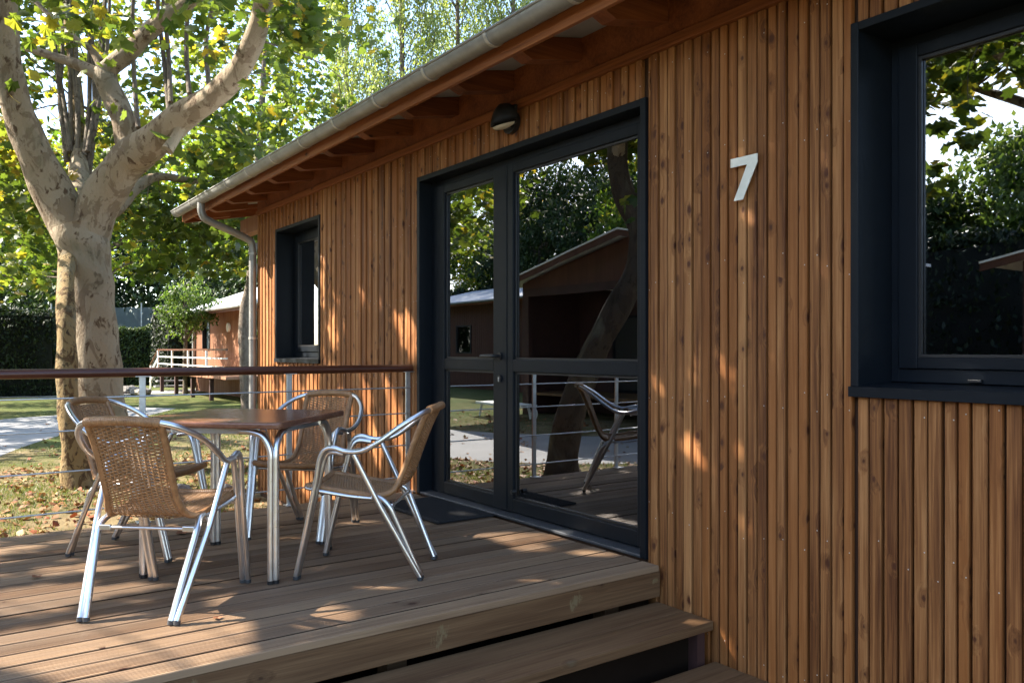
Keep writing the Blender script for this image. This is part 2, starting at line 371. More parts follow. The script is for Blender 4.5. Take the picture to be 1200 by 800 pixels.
def link(name, data, parent=None, loc=None, mtx=None, **k):
    o = bpy.data.objects.new(name, data); COL.objects.link(o)
    if parent is not None: o.parent = parent
    if mtx is not None: o.matrix_local = mtx
    elif loc is not None: o.location = loc
    for a, b in k.items(): o[a] = b
    return o
def thing(name, label, cat, loc=(0, 0, 0), group=None, rot=0):
    o = link(name, None, loc=loc, label=label, category=cat); o.rotation_euler.z = rot
    o.empty_display_size = 0.1
    if group: o['group'] = group
    return o
def copy_tree(o, parent=None):
    c = o.copy(); COL.objects.link(c); c.parent = parent
    for ch in list(o.children): copy_tree(ch, c)
    return c

# ------------------------------------------------------------------ the ground
gm = MB(); gn = 40
gx = [-150 + 200 * (i / gn) for i in range(gn + 1)]; gy = [-100 + 180 * (i / gn) for i in range(gn + 1)]
gm.add([(x, y, G) for x in gx for y in gy], [(i * (gn + 1) + j, (i + 1) * (gn + 1) + j, (i + 1) * (gn + 1) + j + 1, i * (gn + 1) + j + 1) for i in range(gn) for j in range(gn)])
gm.build('lawn', M['ground'], kind='structure')
def sheet(name, pts, z, m):
    th = 0.03
    n = len(pts); vs = [(x, y, z) for x, y in pts] + [(x, y, z - th) for x, y in pts]
    b = MB().add(vs, [tuple(range(n))] + [(i, n + i, n + (i + 1) % n, (i + 1) % n) for i in range(n)])
    return b.build(name, m, kind='structure')
def smooth_poly(pts, k=5):
    out = []
    for i in range(len(pts) - 1):
        a, b, c, d = [Vector(pts[j]) for j in (max(0, i - 1), i, i + 1, min(len(pts) - 1, i + 2))]
        for q in range(k):
            u = q / k
            p = 0.5 * ((2 * b) + (c - a) * u + (2 * a - 5 * b + 4 * c - d) * u * u + (3 * b - a - 3 * c + d) * u ** 3); out.append((p.x, p.y))
    return out + [tuple(pts[-1])]
near_edge = smooth_poly([(-5.6, -10.5), (-7.2, -7.3), (-8.5, -5.0), (-9.6, -3.75), (-11.2, -2.95), (-14.73, -2.16), (-17.7, -1.0), (-20.5, 0.7), (-24.0, 2.6)])
far_edge = smooth_poly([(-25.8, 1.5), (-23.4, -0.3), (-22.6, -1.6), (-19.5, -3.4), (-16.0, -4.9), (-12.9, -6.1), (-10.6, -8.0), (-9.0, -10.5)])
sheet('path', near_edge + far_edge, G + 0.004, M['path'])
b0 = [ong(x, y) for x, y in ((-150, 468), (0, 466), (70, 465), (200, 461), (250, 458))]
b1 = [ong(x, y) for x, y in ((250, 455), (200, 457), (70, 462), (0, 462.5), (-150, 464))]
sheet('side_path', [(p.x, p.y) for p in b0 + b1], G + 0.008, M['path'])

# ------------------------------------------------------------------ cabin seven
XL, XR = -9.10, 1.6            # the wall along y = 0, outside is -y
D0, D1, DZ = -5.398, -2.990, 2.38
W1 = (-8.494, -7.289, 0.952, 2.36)
W2 = (-1.846, -0.60, 0.895, 2.38)
TOP = 2.585
cabin = thing('cabin', 'brown timber slatted cabin with dark door and windows beside the deck', 'cabin')
YI = 0.16
wb = MB()
YB = 0.012                      # face of the dark backing behind the slats
for x0, x1, z0, z1 in ((XL, W1[0], G, 2.72), (W1[0], W1[1], G, W1[2]), (W1[0], W1[1], W1[3], 2.72), (W1[1], D0, G, 2.72), (D0, D1, DZ, 2.72), (D0, D1, G, -0.01),
                       (D1, W2[0], G, 2.72), (W2[0], W2[1], G, W2[2]), (W2[0], W2[1], W2[3], 2.72), (W2[1], XR, G, 2.72)):
    wb.box(x0, x1, YB, YI, z0, z1)
wall = wb.build('wall', M['backing'], cabin)
ib = MB()
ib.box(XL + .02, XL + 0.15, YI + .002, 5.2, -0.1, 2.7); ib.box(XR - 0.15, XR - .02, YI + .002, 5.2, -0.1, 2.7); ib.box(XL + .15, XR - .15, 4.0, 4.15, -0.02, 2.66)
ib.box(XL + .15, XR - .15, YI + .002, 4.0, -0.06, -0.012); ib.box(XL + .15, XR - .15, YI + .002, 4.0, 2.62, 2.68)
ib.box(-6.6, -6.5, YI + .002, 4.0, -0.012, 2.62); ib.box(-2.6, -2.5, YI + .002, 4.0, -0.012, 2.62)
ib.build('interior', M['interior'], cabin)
eb = MB(); eb.box(XL - .001, XL + .019, YI, 5.35, G, 2.72); eb.box(XL, XR, 5.35, 5.5, G, 2.72); eb.box(XR - .019, XR + .001, YI, 5.35, G, 2.72)
eb.build('end_wall', M['far_slat'], cabin)

rz0 = 2.742 + .56 * math.tan(R(11)) - .004
# slats: one mesh each, butted over and under the openings
def slat_mesh(seed):
    b = 0.004; d = 0.026
    prof = [(-0.5, 0.0), (-0.5, -d + b), (-0.5 + b / .055, -d), (0.5 - b / .055, -d), (0.5, -d + b), (0.5, 0.0)]
    return MB().prism(prof, 'z', 0, 1).mesh('slat', M['slat'])
sm = slat_mesh(1)
x = XL; k = 0
scr = MB(); qq = random.Random(5)      # small bright screw heads
pat = [(0.041, 0.002), (0.046, -0.006)]
widths = random.Random(11)
while x < XR - 0.03:
    far = x < -6
    wd, pr = pat[k % 2]
    wd = wd + widths.uniform(-0.006, 0.006); pr = pr + widths.uniform(-0.0025, 0.0025)
    gap = widths.uniform(0.0085, 0.0115)
    xa, xb = x, min(x + wd, XR); xc = (xa + xb) / 2
    spans = [(G + 0.06, TOP)]
    for o0, o1, oz0, oz1 in ((W1[0], W1[1], W1[2], W1[3]), (D0, D1, -9, DZ), (W2[0], W2[1], W2[2], W2[3])):
        if xb > o0 - .002 and xa < o1 + .002:
            if xa < o0 - .016: xb = o0 - .003
            elif xb > o1 + .016: xa = o1 + .003
            else:
                spans = [(G + 0.06, oz0 - 0.003), (oz1 + 0.003, TOP)] if oz0 > 0 else [(oz1 + 0.003, TOP)]
    xc = (xa + xb) / 2
    if xb - xa > 0.012:
        for z0, z1 in spans:
            yo = YB - max(0.0, pr + 0.006)
            link('slat', sm, wall, mtx=Matrix.Translation((xc, yo, z0)) @ Matrix.Diagonal((xb - xa, 1.0, z1 - z0, 1)))
            if k % 2 == 0 or qq.random() < .25:
                for zz in (-0.3, 0.28, 0.86, 1.44, 2.02, 2.5):
                    z2 = zz + qq.uniform(-.06, .06); x2 = xb - .008
                    if z0 + .02 < z2 < z1 - .02:
                        scr.add([(x2 + 0.0028 * math.cos(a), yo - .0262, z2 + 0.0028 * math.sin(a)) for a in [i * math.pi / 3 for i in range(6)]] + [(x2, yo - .0275, z2)], [(i, (i + 1) % 6, 6) for i in range(6)])
    x += wd + gap; k += 1
scr.build('screw', M['steel'], wall, kind='stuff')
MB().box(XL - .01, XR, -0.020, 0.011, 2.645, rz0, .002).build('frieze_board', M['rafter'], cabin)
MB().box(XL - .01, XR, -0.040, 0.0, TOP + .002, 2.64, .003).build('trim_board', M['eave'], cabin)
MB().box(XL - .02, XL - .0025, -0.016, 0.03, G + .05, TOP).build('corner_board', M['fascia'], cabin)

# eaves: sloping sheet, rafters with shaped tails, fascia, gutter with brackets, downpipe
SL = math.tan(R(11)); YE = -0.56; RXL = -10.22; RXR = XR + 1.0
def rz(y): return 2.742 + (y - YE) * SL          # underside of the roof deck
YR = 2.75
rb = MB()
for (pa, pb) in ((YE - 0.04, YR), ):
    prof = [(pa, rz(pa)), (pb, rz(pb)), (2 * YR - pa, rz(pa)), (2 * YR - pa, rz(pa) + .03), (pb, rz(pb) + .03), (pa, rz(pa) + .03)]
    rb.prism(prof, 'x', RXL, RXR)
rb.build('roof', M['soffit'], cabin)
rc = MB()
for side in (0, 1):
    n = 90
    for i in range(n):
        xa = RXL + (RXR - RXL) * i / n; xb = RXL + (RXR - RXL) * (i + .55) / n; xc = RXL + (RXR - RXL) * (i + 1) / n
        ya, yb = (YE - .05, YR) if side == 0 else (2 * YR - YE + .05, YR)
        za, zb = rz(YE - .05) + .034, rz(YR) + .034
        rc.add([(xa, ya, za), (xb, ya, za + .02), (xc, ya, za), (xa, yb, zb), (xb, yb, zb + .02), (xc, yb, zb)], [(0, 1, 4, 3), (1, 2, 5, 4)])
rc.build('roof_sheet', M['roof'], cabin)
def rafter_mb():
    y0, y1 = YE + 0.028, 0.6
    h = 0.128
    prof = [(y1, rz(y1) - .003), (y0, rz(y0) - .003), (y0, rz(y0) - .030), (y0 + .05, rz(y0 + .05) - .058), (y0 + 0.11, rz(y0 + .11) - .100), (y0 + .16, rz(y0 + .16) - h), (-0.022, rz(-.022) - h)] + [(-.022, rz(-.022) - .05), (y1, rz(y1) - .05)]
    return MB().prism(prof, 'x', -0.05, 0.05)
rme = rafter_mb().mesh('rafter', M['rafter'])
xr_ = -10.18 + .03
while xr_ < RXR:
    link('rafter', rme, cabin, loc=(xr_, 0, 0)); xr_ += 0.66
MB().box(RXL, RXR, YE, YE + .025, 2.615, 2.738, .003).build('fascia', M['eave'], cabin)
MB().box(RXL + .002, RXL + .03, YE + .03, 2 * YR - YE - .03, 2.62, 2.64).build('verge_board', M['eave'], cabin) if False else None
vb = MB()
for y0, y1 in ((YE + .026, YR - .01), (2 * YR - YE - .026, YR + .01)):
    vb.prism([(y0, rz(YE) - .14), (y1, rz(YR) - .14), (y1, rz(YR) - .004), (y0, rz(YE) - .004)], 'x', RXL, RXL + .03)
vb.build('verge_board', M['rafter'], cabin)
for y0 in (.05, 5.2): MB().box(RXL + .25, XL + .05, y0, y0 + .12, 2.46, 2.655, .012).build('beam', M['far_slat'], cabin)
gy_, gz_, gr_ = YE - .066, 2.728, 0.062
prof = [(gy_ + gr_ * math.cos(a), gz_ + gr_ * 1.02 * math.sin(a)) for a in [math.pi + math.pi * i / 14 for i in range(15)]]
prof += [(gy_ + (gr_ - .003) * math.cos(a), gz_ + (gr_ - .003) * 1.02 * math.sin(a)) for a in [2 * math.pi - math.pi * i / 14 for i in range(15)]]
gu = MB().prism(prof, 'x', RXL, RXR, smooth=True)
gu.tube([(RXL, gy_ - gr_, gz_), (RXR, gy_ - gr_, gz_)], 0.008, 8)
gutter = gu.build('gutter', M['zinc'], cabin)
cp = [(gy_ + gr_ * math.cos(a), gz_ + gr_ * 1.02 * math.sin(a)) for a in [math.pi + math.pi * i / 14 for i in range(15)]]
MB().prism(cp, 'x', RXL - .004, RXL + .001).build('end_cap', M['zinc'], gutter)
brm = MB()
rr = gr_ + .004
pr2 = [(gy_ + rr * math.cos(a), gz_ + rr * 1.02 * math.sin(a)) for a in [math.pi * 0.97 + math.pi * 1.03 * i / 14 for i in range(15)]] + [(gy_ + (gr_ + .0005) * math.cos(a), gz_ + (gr_ + .0005) * 1.02 * math.sin(a)) for a in [2 * math.pi - math.pi * 1.03 * i / 14 for i in range(15)]]
brm.prism(pr2, 'x', -.012, .012); brm.tube([(0, gy_ - gr_ - .008, gz_ + .004), (0, gy_ - gr_ + .002, gz_ + .012), (0, gy_ - gr_ + .012, gz_ + .002)], .006, 6)
brme = brm.mesh('bracket', M['zinc_band'])
xb_ = -10.05
while xb_ < RXR:
    link('bracket', brme, gutter, loc=(xb_, 0, 0)); xb_ += 0.655
MB().tube([(-7.42, gy_, gz_)] * 1 + [(-7.34, gy_, gz_)], gr_ + .003, 20).build('joint_sleeve', M['zinc'], gutter) if False else None
XD = -9.13
dp = MB().tube([(XD, gy_, gz_ - .05), (XD, gy_, gz_ - .13), (XD, gy_ + .02, gz_ - .19), (XD, gy_ + .07, gz_ - .235), (XD, gy_ + .32, gz_ - .33), (XD, gy_ + .50, gz_ - .405), (XD, gy_ + .545, gz_ - .445), (XD, gy_ + .56, gz_ - .52), (XD, gy_ + .56, gz_ - .7), (XD, gy_ + .56, 1.0), (XD, gy_ + .56, G + .05)], 0.041, 14, res=5)
dpo = dp.build('downpipe', M['zinc'], cabin)
for zz in (2.15, 1.2, 0.2):
    MB().tube([(XD, gy_ + .56, zz), (XD, gy_ + .56, zz + .025)], .045, 14).box(XD - .012, XD + .012, gy_ + .59, 0.02, zz + .003, zz + .022).build('pipe_clip', M['zinc_band'], dpo)

# door: metal surround, two glazed leaves, handle
YG = 0.085
def frame_ring(mb, x0, x1, z0, z1, t, y0, y1, bev=.003, bottom=True, tb=None, tt=None):
    tb = t if tb is None else tb; tt = t if tt is None else tt
    mb.box(x0, x0 + t, y0, y1, z0, z1, bev); mb.box(x1 - t, x1, y0, y1, z0, z1, bev)
    mb.box(x0 + t - .001, x1 - t + .001, y0 + .001, y1 - .001, z1 - tt, z1 - .0005, bev)
    if bottom: mb.box(x0 + t - .001, x1 - t + .001, y0 + .001, y1 - .001, z0 + .0005, z0 + tb, bev)
    return mb
dm = MB(); frame_ring(dm, D0, D1, 0.004, DZ, .038, -.034, .158, .003, bottom=False)
door = dm.build('door', M['anthracite'], cabin)
fm = MB(); frame_ring(fm, D0 + .039, D1 - .039, 0.012, DZ - .040, .075, YG - .012, .150, .003, bottom=False)
fm.build('door_frame', M['anthracite'], door)
lz0, lz1 = 0.028, DZ - .085
for (x0, x1, gx0, gx1) in ((-5.285, -4.352, -5.150, -4.507), (-4.344, -3.045, -4.281, -3.141)):
    lm = MB()
    y0, y1 = YG - .028, YG + .045
    lm.box(x0, gx0, y0, y1, lz0, lz1, .004); lm.box(gx1, x1, y0, y1, lz0, lz1, .004)
    for za, zb in ((lz0, 0.115), (0.938, 1.018), (2.235, lz1)):
        lm.box(gx0 - .001, gx1 + .001, y0 + .001, y1 - .001, za + .0005, zb - .0005, .004)
    leaf = lm.build('door_leaf', M['anthracite'], door)
    for za, zb in ((0.115, .938), (1.018, 2.235)):
        MB().box(gx0 + .001, gx1 - .001, YG, YG + .006, za + .001, zb - .001).build('pane', M['glass'], door)
        gk = MB(); frame_ring(gk, gx0 + .0005, gx1 - .0005, za + .0005, zb - .0005, .012, YG - .012, YG - .002, 0)
        gk.build('gasket', M['black'], door)
MB().box(D0 + .04, D1 - .04, -.030, .15, 0.002, 0.020, .004).build('threshold', M['dull'], door)
hb = MB(); hx = -4.425
hb.tube([(hx, YG - .029, 1.04), (hx, YG - .040, 1.04)], .026, 16); hb.tube([(hx, YG - .038, 1.04), (hx, YG - .075, 1.04), (hx - .02, YG - .088, 1.04), (hx - .145, YG - .088, 1.038)], [.011, .011, .012, .011], 10, res=4)
hb.tube([(hx, YG - .029, .895), (hx, YG - .040, .895)], .020, 14); hb.box(hx - .014, hx + .014, YG - .040, YG - .029, .865, .895, .004)
hb.build('handle', M['black'], door)
cy = MB().box(hx - .004, hx + .004, YG - .045, YG - .039, .872, .9, .001); cy.build('lock_cylinder', M['steel'], door)
MB().tube([(-4.255, YG - .06, .165), (-4.255, YG - .028, .165)], .014, 12).build('door_stop', M['black'], door)

def window(x0, x1, z0, z1, rec, sill_top, gl0, gl1, gz0, gz1):
    wm = MB(); t = .034
    yb = rec + .09
    wm.box(x0, x0 + t, -.034, yb, z0 + .04, z1, .003); wm.box(x1 - t, x1, -.034, yb, z0 + .04, z1, .003); wm.box(x0 + t - .001, x1 - t + .001, -.033, yb - .001, z1 - t, z1 - .0005, .003)
    wo = wm.build('window', M['anthracite'], cabin)
    sb = MB(); sb.prism([(-.045, z0), (-.045, z0 + .040), (rec + .03, z0 + .052), (rec + .03, z0 + .03), (-.038, z0 + .02), (-.038, z0)], 'x', x0 - .003, x1 + .003)
    sb.build('sill', M['anthracite'], wo)
    fr_ = MB(); frame_ring(fr_, x0 + t + .001, x1 - t - .001, z0 + .054, z1 - t - .001, .035, rec, rec + .085, .003, tb=.055)
    fr_.build('window_frame', M['anthracite'], wo)
    sh = MB(); y0 = rec - .012; y1 = rec + .06
    sh.box(x0 + .072, gl0, y0, y1, z0 + .110, z1 - .072, .004); sh.box(gl1, x1 - .072, y0, y1, z0 + .110, z1 - .072, .004)
    sh.box(gl0 - .001, gl1 + .001, y0 + .001, y1 - .001, z0 + .1105, gz0, .004); sh.box(gl0 - .001, gl1 + .001, y0 + .001, y1 - .001, gz1, z1 - .0725, .004)
    sh.build('sash', M['anthracite'], wo)
    MB().box(gl0 + .001, gl1 - .001, rec + .014, rec + .02, gz0 + .001, gz1 - .001).build('pane', M['glass'], wo)
    gk = MB(); frame_ring(gk, gl0 + .0005, gl1 - .0005, gz0 + .0005, gz1 - .0005, .012, rec - .003, rec + .011, 0); gk.build('gasket', M['black'], wo)
    return wo
wo1 = window(W1[0], W1[1], W1[2], W1[3], .165, .99, W1[0] + .15, W1[1] - .15, 1.12, 2.22)
wo2 = window(W2[0], W2[1], W2[2], W2[3], .205, .94, W2[0] + .150, W2[1] - .15, 1.05, 2.255)
MB().box(-1.50, -1.45, .188, .206, .957, .968, .002).build('drain_cap', M['black'], wo2)
cu = MB(); ncu = 40
cu.tube([(W1[0] + .05, .33, 2.5), (W1[1] - .05, .33, 2.5)], .012, 8)
vs, fs = [], []
for i in range(ncu + 1):
    xx = W1[0] + .5 + i / ncu * 0.6; yy = .33 + .03 * math.sin(i * 1.3)
    vs += [(xx, yy, .5), (xx, yy, 2.48), (xx, yy + .004, .5), (xx, yy + .004, 2.48)]
for i in range(ncu): a = 4 * i; fs += [(a, a + 4, a + 5, a + 1), (a + 2, a + 3, a + 7, a + 6)]
cu.add(vs, fs, True)
co = cu.build('curtain', M['curtain']); co['label'] = 'dark red curtain hanging inside the narrow window next to the downpipe'; co['category'] = 'curtain'

# ------------------------------------------------------------------ wall lamp and number plate
lamp = thing('wall_lamp', 'black hooded bulkhead lamp fixed high on the slats above the glass door', 'lamp', (-4.17, -.018, 2.52)); lamp.scale = (1.2, 1.15, 1.15)
lm = MB(); lm.tube([(0, 0, -.005), (0, -.03, -.005)], .062, 20); lm.box(-.03, .03, -.05, -.02, -.04, .02, .008); lm.build('base', M['black'], lamp)
hv, hf = [], []; nu, nv = 18, 8
for shell in (0, 1):
    for j in range(nv + 1):
        for i in range(nu + 1):
            a = math.pi * i / nu; e = math.pi / 2 * j / nv
            r = 1.0 - .05 * shell
            hv.append((math.cos(a) * .10 * math.cos(e) * r + 0, -.05 - math.sin(a) * .075 * math.cos(e) ** .6 * r - .012 * (1 - math.cos(e)), -.012 + math.sin(e) * .105 * r - .02 * math.sin(a) * math.cos(e)))
for shell in (0, 1):
    o = shell * (nv + 1) * (nu + 1)
    for j in range(nv):
        for i in range(nu): hf.append((o + j * (nu + 1) + i, o + j * (nu + 1) + i + 1, o + (j + 1) * (nu + 1) + i + 1, o + (j + 1) * (nu + 1) + i))
o = (nv + 1) * (nu + 1); hf += [(i, i + 1, o + i + 1, o + i) for i in range(nu)]
hd = MB().add(hv, hf, True); hd.box(-.095, .095, -.055, -.045, -.035, .07, .01); hd.build('hood', M['black'], lamp)
dv = []
for j in range(5):
    for i in range(13): a = math.pi * i / 12; e = math.pi / 2 * j / 4; dv.append((math.cos(a) * .085 * math.cos(e), -.053 - math.sin(a) * .062 * math.cos(e), -.022 - math.sin(e) * .022 - .016 * math.sin(a) * math.cos(e)))
dff = [(j * 13 + i, j * 13 + i + 1, (j + 1) * 13 + i + 1, (j + 1) * 13 + i) for j in range(4) for i in range(12)] + [tuple(range(13))]
MB().add(dv, dff, True).build('diffuser', M['lens'], lamp)

sx0, sx1, sz0, sz1 = -2.432, -2.284, 1.757, 1.950
h7 = sz1 - sz0; w7 = sx1 - sx0
p7 = [(sx0, sz1), (sx1, sz1), (sx1, sz1 - h7 * .19), (sx0 + w7 * .46, sz0), (sx0 + w7 * .12, sz0), (sx0 + w7 * .62, sz1 - h7 * .205), (sx0, sz1 - h7 * .205)]
b7 = MB().prism(p7, 'y', -.047, -.043)
n7 = b7.build('number_sign', M['number']); n7['label'] = 'pale metal house number 7 on the timber slats between door and right window'; n7['category'] = 'number sign'
for fx, fz in ((-2.40, 1.93), (-2.31, 1.925), (-2.38, 1.78)):
    MB().tube([(fx, -.0425, fz), (fx, -.024, fz)], .004, 8).build('spacer', M['steel'], n7)

# ------------------------------------------------------------------ terrace
DXL, DXR, DYF = -5.53, -2.872, -3.7
deck = thing('terrace', 'raised weathered timber deck of grooved planks in front of the cabin', 'deck')
npk = 21; pitch = (DXR - DXL) / npk
def plank_mb(wd, y0, y1, shade_sides=True):
    n = 9; prof = [(-wd / 2, -.028), (wd / 2, -.028), (wd / 2, -.003), (wd / 2 - .003, 0)]
    gw = (wd - .012) / n
    xx = wd / 2 - .006
    for i in range(n):
        a = xx - i * gw
        prof += [(a, 0), (a - gw * .55, 0), (a - gw * .64, -.0034), (a - gw * .92, -.0034)]
    prof += [(-wd / 2 + .003, 0), (-wd / 2, -.003)]
    mb = MB().prism(prof[::-1], 'y', y0, y1)
    me = mb.mesh('plank', M['deck'])
    if not shade_sides: return me
    me.materials.append(M['void_shade'])
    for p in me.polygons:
        if abs(p.normal.x) > .9 and abs(p.center.x) > wd / 2 - .002: p.material_index = 1  # gap shade painted onto the plank sides
    return me
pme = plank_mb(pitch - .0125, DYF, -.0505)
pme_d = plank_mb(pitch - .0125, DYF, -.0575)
pme_e = plank_mb(pitch - .0125, DYF, -.0505, False)
q = random.Random(3)
for i in range(npk):
    xc = DXL + (i + .5) * pitch
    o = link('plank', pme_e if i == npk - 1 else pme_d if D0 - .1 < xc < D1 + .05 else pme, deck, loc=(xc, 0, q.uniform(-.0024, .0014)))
    o.rotation_euler = (0, R(q.uniform(-.3, .3)), R(q.uniform(-.03, .03)))
M['fascia_front'] = wood('torn_step_timber', 'y', (0.060, 0.029, 0.012), (0.122, 0.064, 0.029), (0.205, 0.120, 0.058), rough=0.66, knots=0.05, tone=0.2, knot_col=(0.06, 0.03, 0.014))
splinters(M['fascia_front'], [(-1.315, -.098, .050, .060), (-.592, -.082, .042, .052), (-.07, -.075, .03, .02), (-2.3, -.06, .03, .03)])
MB().box(DXR - .052, DXR - .010, DYF, -.036, -.158, -.031, .004).build('fascia', M['fascia_front'], deck)
MB().box(DXL + .004, DXL + .04, DYF, -.036, -.158, -.031, .003).build('fascia', M['fascia'], deck)
for yy in (-.25, -.85, -1.45, -2.05, -2.65, -3.25):
    MB().box(DXL + .05, DXR - .06, yy - .03, yy + .03, -.17, -.032).build('joist', M['fascia'], deck)
for xx in (-5.4, -4.2, -3.05):
    for yy in (-.25, -1.45, -2.65): MB().box(xx - .045, xx + .045, yy - .045, yy + .045, G, -.172).build('post', M['fascia'], deck)

steps = thing('timber_steps', 'timber steps with two wide treads going down from the deck', 'steps')
q = random.Random(9)
for (x0, x1, zt) in ((-2.905, -2.545, -.190), (-2.535, -2.185, -.375)):
    mid = (x0 + x1) / 2
    for a, b_ in ((x0, mid - .003), (mid + .003, x1)):
        o = MB().box(a - (a + b_) / 2, b_ - (a + b_) / 2, -3.6, -.03, -.044, 0, .004).build('tread_board', M['fascia'], steps, loc=((a + b_) / 2, 0, zt + q.uniform(-.001, .001)))
for yy in (-.10, -1.3, -2.5):
    st = MB().prism([(-2.93, -.24), (-2.56, -.24), (-2.56, -.425), (-2.20, -.425), (-2.20, G), (-2.93, G)], 'y', yy - .025, yy + .025)
    st.build('stringer', M['far_dark'], steps)  # dark colour stands in for shade beneath the treads

MB().box(-2.640, -2.615, -3.6, -.06, G, -.236).build('step_shade_panel', M['void_shade'], steps)  # added dark panel whose colour paints the shadowed void below the treads
MB().box(DXR - .34, DXR - .315, DYF, -.04, G, -.172).build('deck_shade_panel', M['void_shade'], deck)  # added dark panel painting the shadowed void beneath the deck
mt = MB().box(-.40, .40, -.215, .215, 0.004, .018, .005)
for i in range(26):
    xx = -.37 + i * .0296; mt.box(xx, xx + .012, -.19, .19, .0175, .0215)
mo = mt.build('doormat', M['mat'], loc=(-4.74, -.262, 0)); mo['label'] = 'black ribbed doormat lying before the left glass door leaf'; mo['category'] = 'doormat'

# ------------------------------------------------------------------ railing at the far end of the deck
rail = thing('railing', 'steel cable railing with brown round handrail at the end of the deck', 'railing', (-5.5, 0, 0))
hp = [(-.034 + .034 * 0, 0)]
prof = [(.036 * math.cos(a), .940 + .029 * math.sin(a)) for a in [i * 2 * math.pi / 16 for i in range(16)]]
MB().prism(prof, 'y', -3.7, -.028, smooth=True).build('handrail', M['rail'], rail)
for yy in (-.055, -.985, -1.935, -2.885):
    pb = MB(); pb.box(-.007, .007, yy - .019, yy + .019, .003, .912, .002); pb.box(-.012, .060, yy - .04, yy + .04, .0025, .0095, .002)
    po = pb.build('post', M['steel'], rail)
    MB().box(-.03, .03, yy - .045, yy + .045, .9125, .917).build('bracket', M['steel'], po)
for zz in (.795, .60, .358, .117):
    MB().tube([(0.0135, -3.7, zz), (0.0135, -1.9, zz - .004), (0.0135, -.04, zz)], .0052, 6, res=3).build('cable', M['steel'], rail)

# ------------------------------------------------------------------ table
table = thing('table', 'square brown wooden cafe table on aluminium legs among four chairs', 'table', (-4.16, -1.73, 0), rot=R(45))
tt = MB()
hw = .40
prof = []
nseg = 6
bm = bmesh.new(); bmesh.ops.create_cube(bm, size=1)
for v in bm.verts: v.co = Vector((v.co.x * .8, v.co.y * .8, .735 + v.co.z * .032))
bmesh.ops.bevel(bm, geom=[e for e in bm.edges if abs(e.verts[0].co.z - e.verts[1].co.z) > .01], offset=.03, segments=5, affect='EDGES', profile=.5)
bmesh.ops.bevel(bm, geom=[e for e in bm.edges if abs(e.verts[0].co.z - e.verts[1].co.z) < .001 and len(e.link_faces) == 2 and e.calc_face_angle(0) > 1.2], offset=.011, segments=3, affect='EDGES', profile=.5)
bm.verts.index_update()
tt.add([v.co for v in bm.verts], [[v.index for v in f.verts] for f in bm.faces]); bm.free()
tt.build('tabletop', M['top'], table)
ub = MB()
for a in (0, 90, 180, 270):
    m_ = Matrix.Rotation(R(a), 4, 'Z'); ub.box(-.24, .24, .325, .345, .690, .7185, .002, mtx=m_)
ub.build('underframe', M['alu'], table)
for a in range(4):
    m_ = Matrix.Rotation(R(90 * a), 4, 'Z')
    lg = MB()
    for sx_, sy_ in ((1, 0), (0, 1)):
        # one of the pair bends away along x, the other along y
        ox, oy = (-.017 * sx_ + .0 * sy_, -.017 * sy_)
        bx, by = .338 + ox, .338 + oy
        lg.tube([(bx, by, .014), (bx, by, .50), (bx, by, .595), (bx - .014 * sx_, by - .014 * sy_, .645), (bx - .045 * sx_, by - .045 * sy_, .685), (bx - .10 * sx_, by - .10 * sy_, .702), (bx - .15 * sx_, by - .15 * sy_, .704)], .0155, 12, res=4)
    lg.xf(m_); lo = lg.build('leg', M['alu'], table)
    ft = MB()
    for ox, oy in ((-.017, 0), (0, -.017)): ft.tube([(.338 + ox, .338 + oy, .001), (.338 + ox, .338 + oy, .018)], .0165, 12)
    ft.xf(m_); ft.build('foot', M['black'], lo)

# ------------------------------------------------------------------ chairs
def spline(pts, n):
    pts = [Vector(p) for p in pts]; out = []
    m = len(pts) - 1
    for k in range(n + 1):
        t = k / n * m; i = min(int(t), m - 1); u = t - i
        a, b, c, d = pts[max(0, i - 1)], pts[i], pts[i + 1], pts[min(m, i + 2)]
        out.append(0.5 * ((2 * b) + (c - a) * u + (2 * a - 5 * b + 4 * c - d) * u * u + (3 * b - a - 3 * c + d) * u ** 3))
    return out
# side profile of the woven shell, (half width, y, z), from the seat front to the top of the back
SHELL = [(.200, .250, .432), (.198, .150, .420), (.194, .030, .402), (.186, -.080, .390), (.166, -.150, .410), (.148, -.190, .480), (.146, -.228, .580), (.148, -.270, .690), (.152, -.318, .790)]
PATH = spline(SHELL, 96)
def shell_pt(s, u):
    """s 0..1 from seat front to back top, u -1..1 across"""
    t = s * 96; i = min(int(t), 95); f = t - i; p = PATH[i].lerp(PATH[i + 1], f)
    sag = -.012 * (1 - u * u) if s < .42 else 0
    bow = -.030 * (1 - u * u) * max(0, min(1, (s - .42) / .2)) if s > .42 else 0
    return Vector((p.x * u, p.y + bow, p.z + sag))
def shell_n(s, u):
    a = shell_pt(min(1, s + .01), u) - shell_pt(max(0, s - .01), u); b_ = shell_pt(s, min(1, u + .05)) - shell_pt(s, max(-1, u - .05))
    return b_.cross(a).normalized()
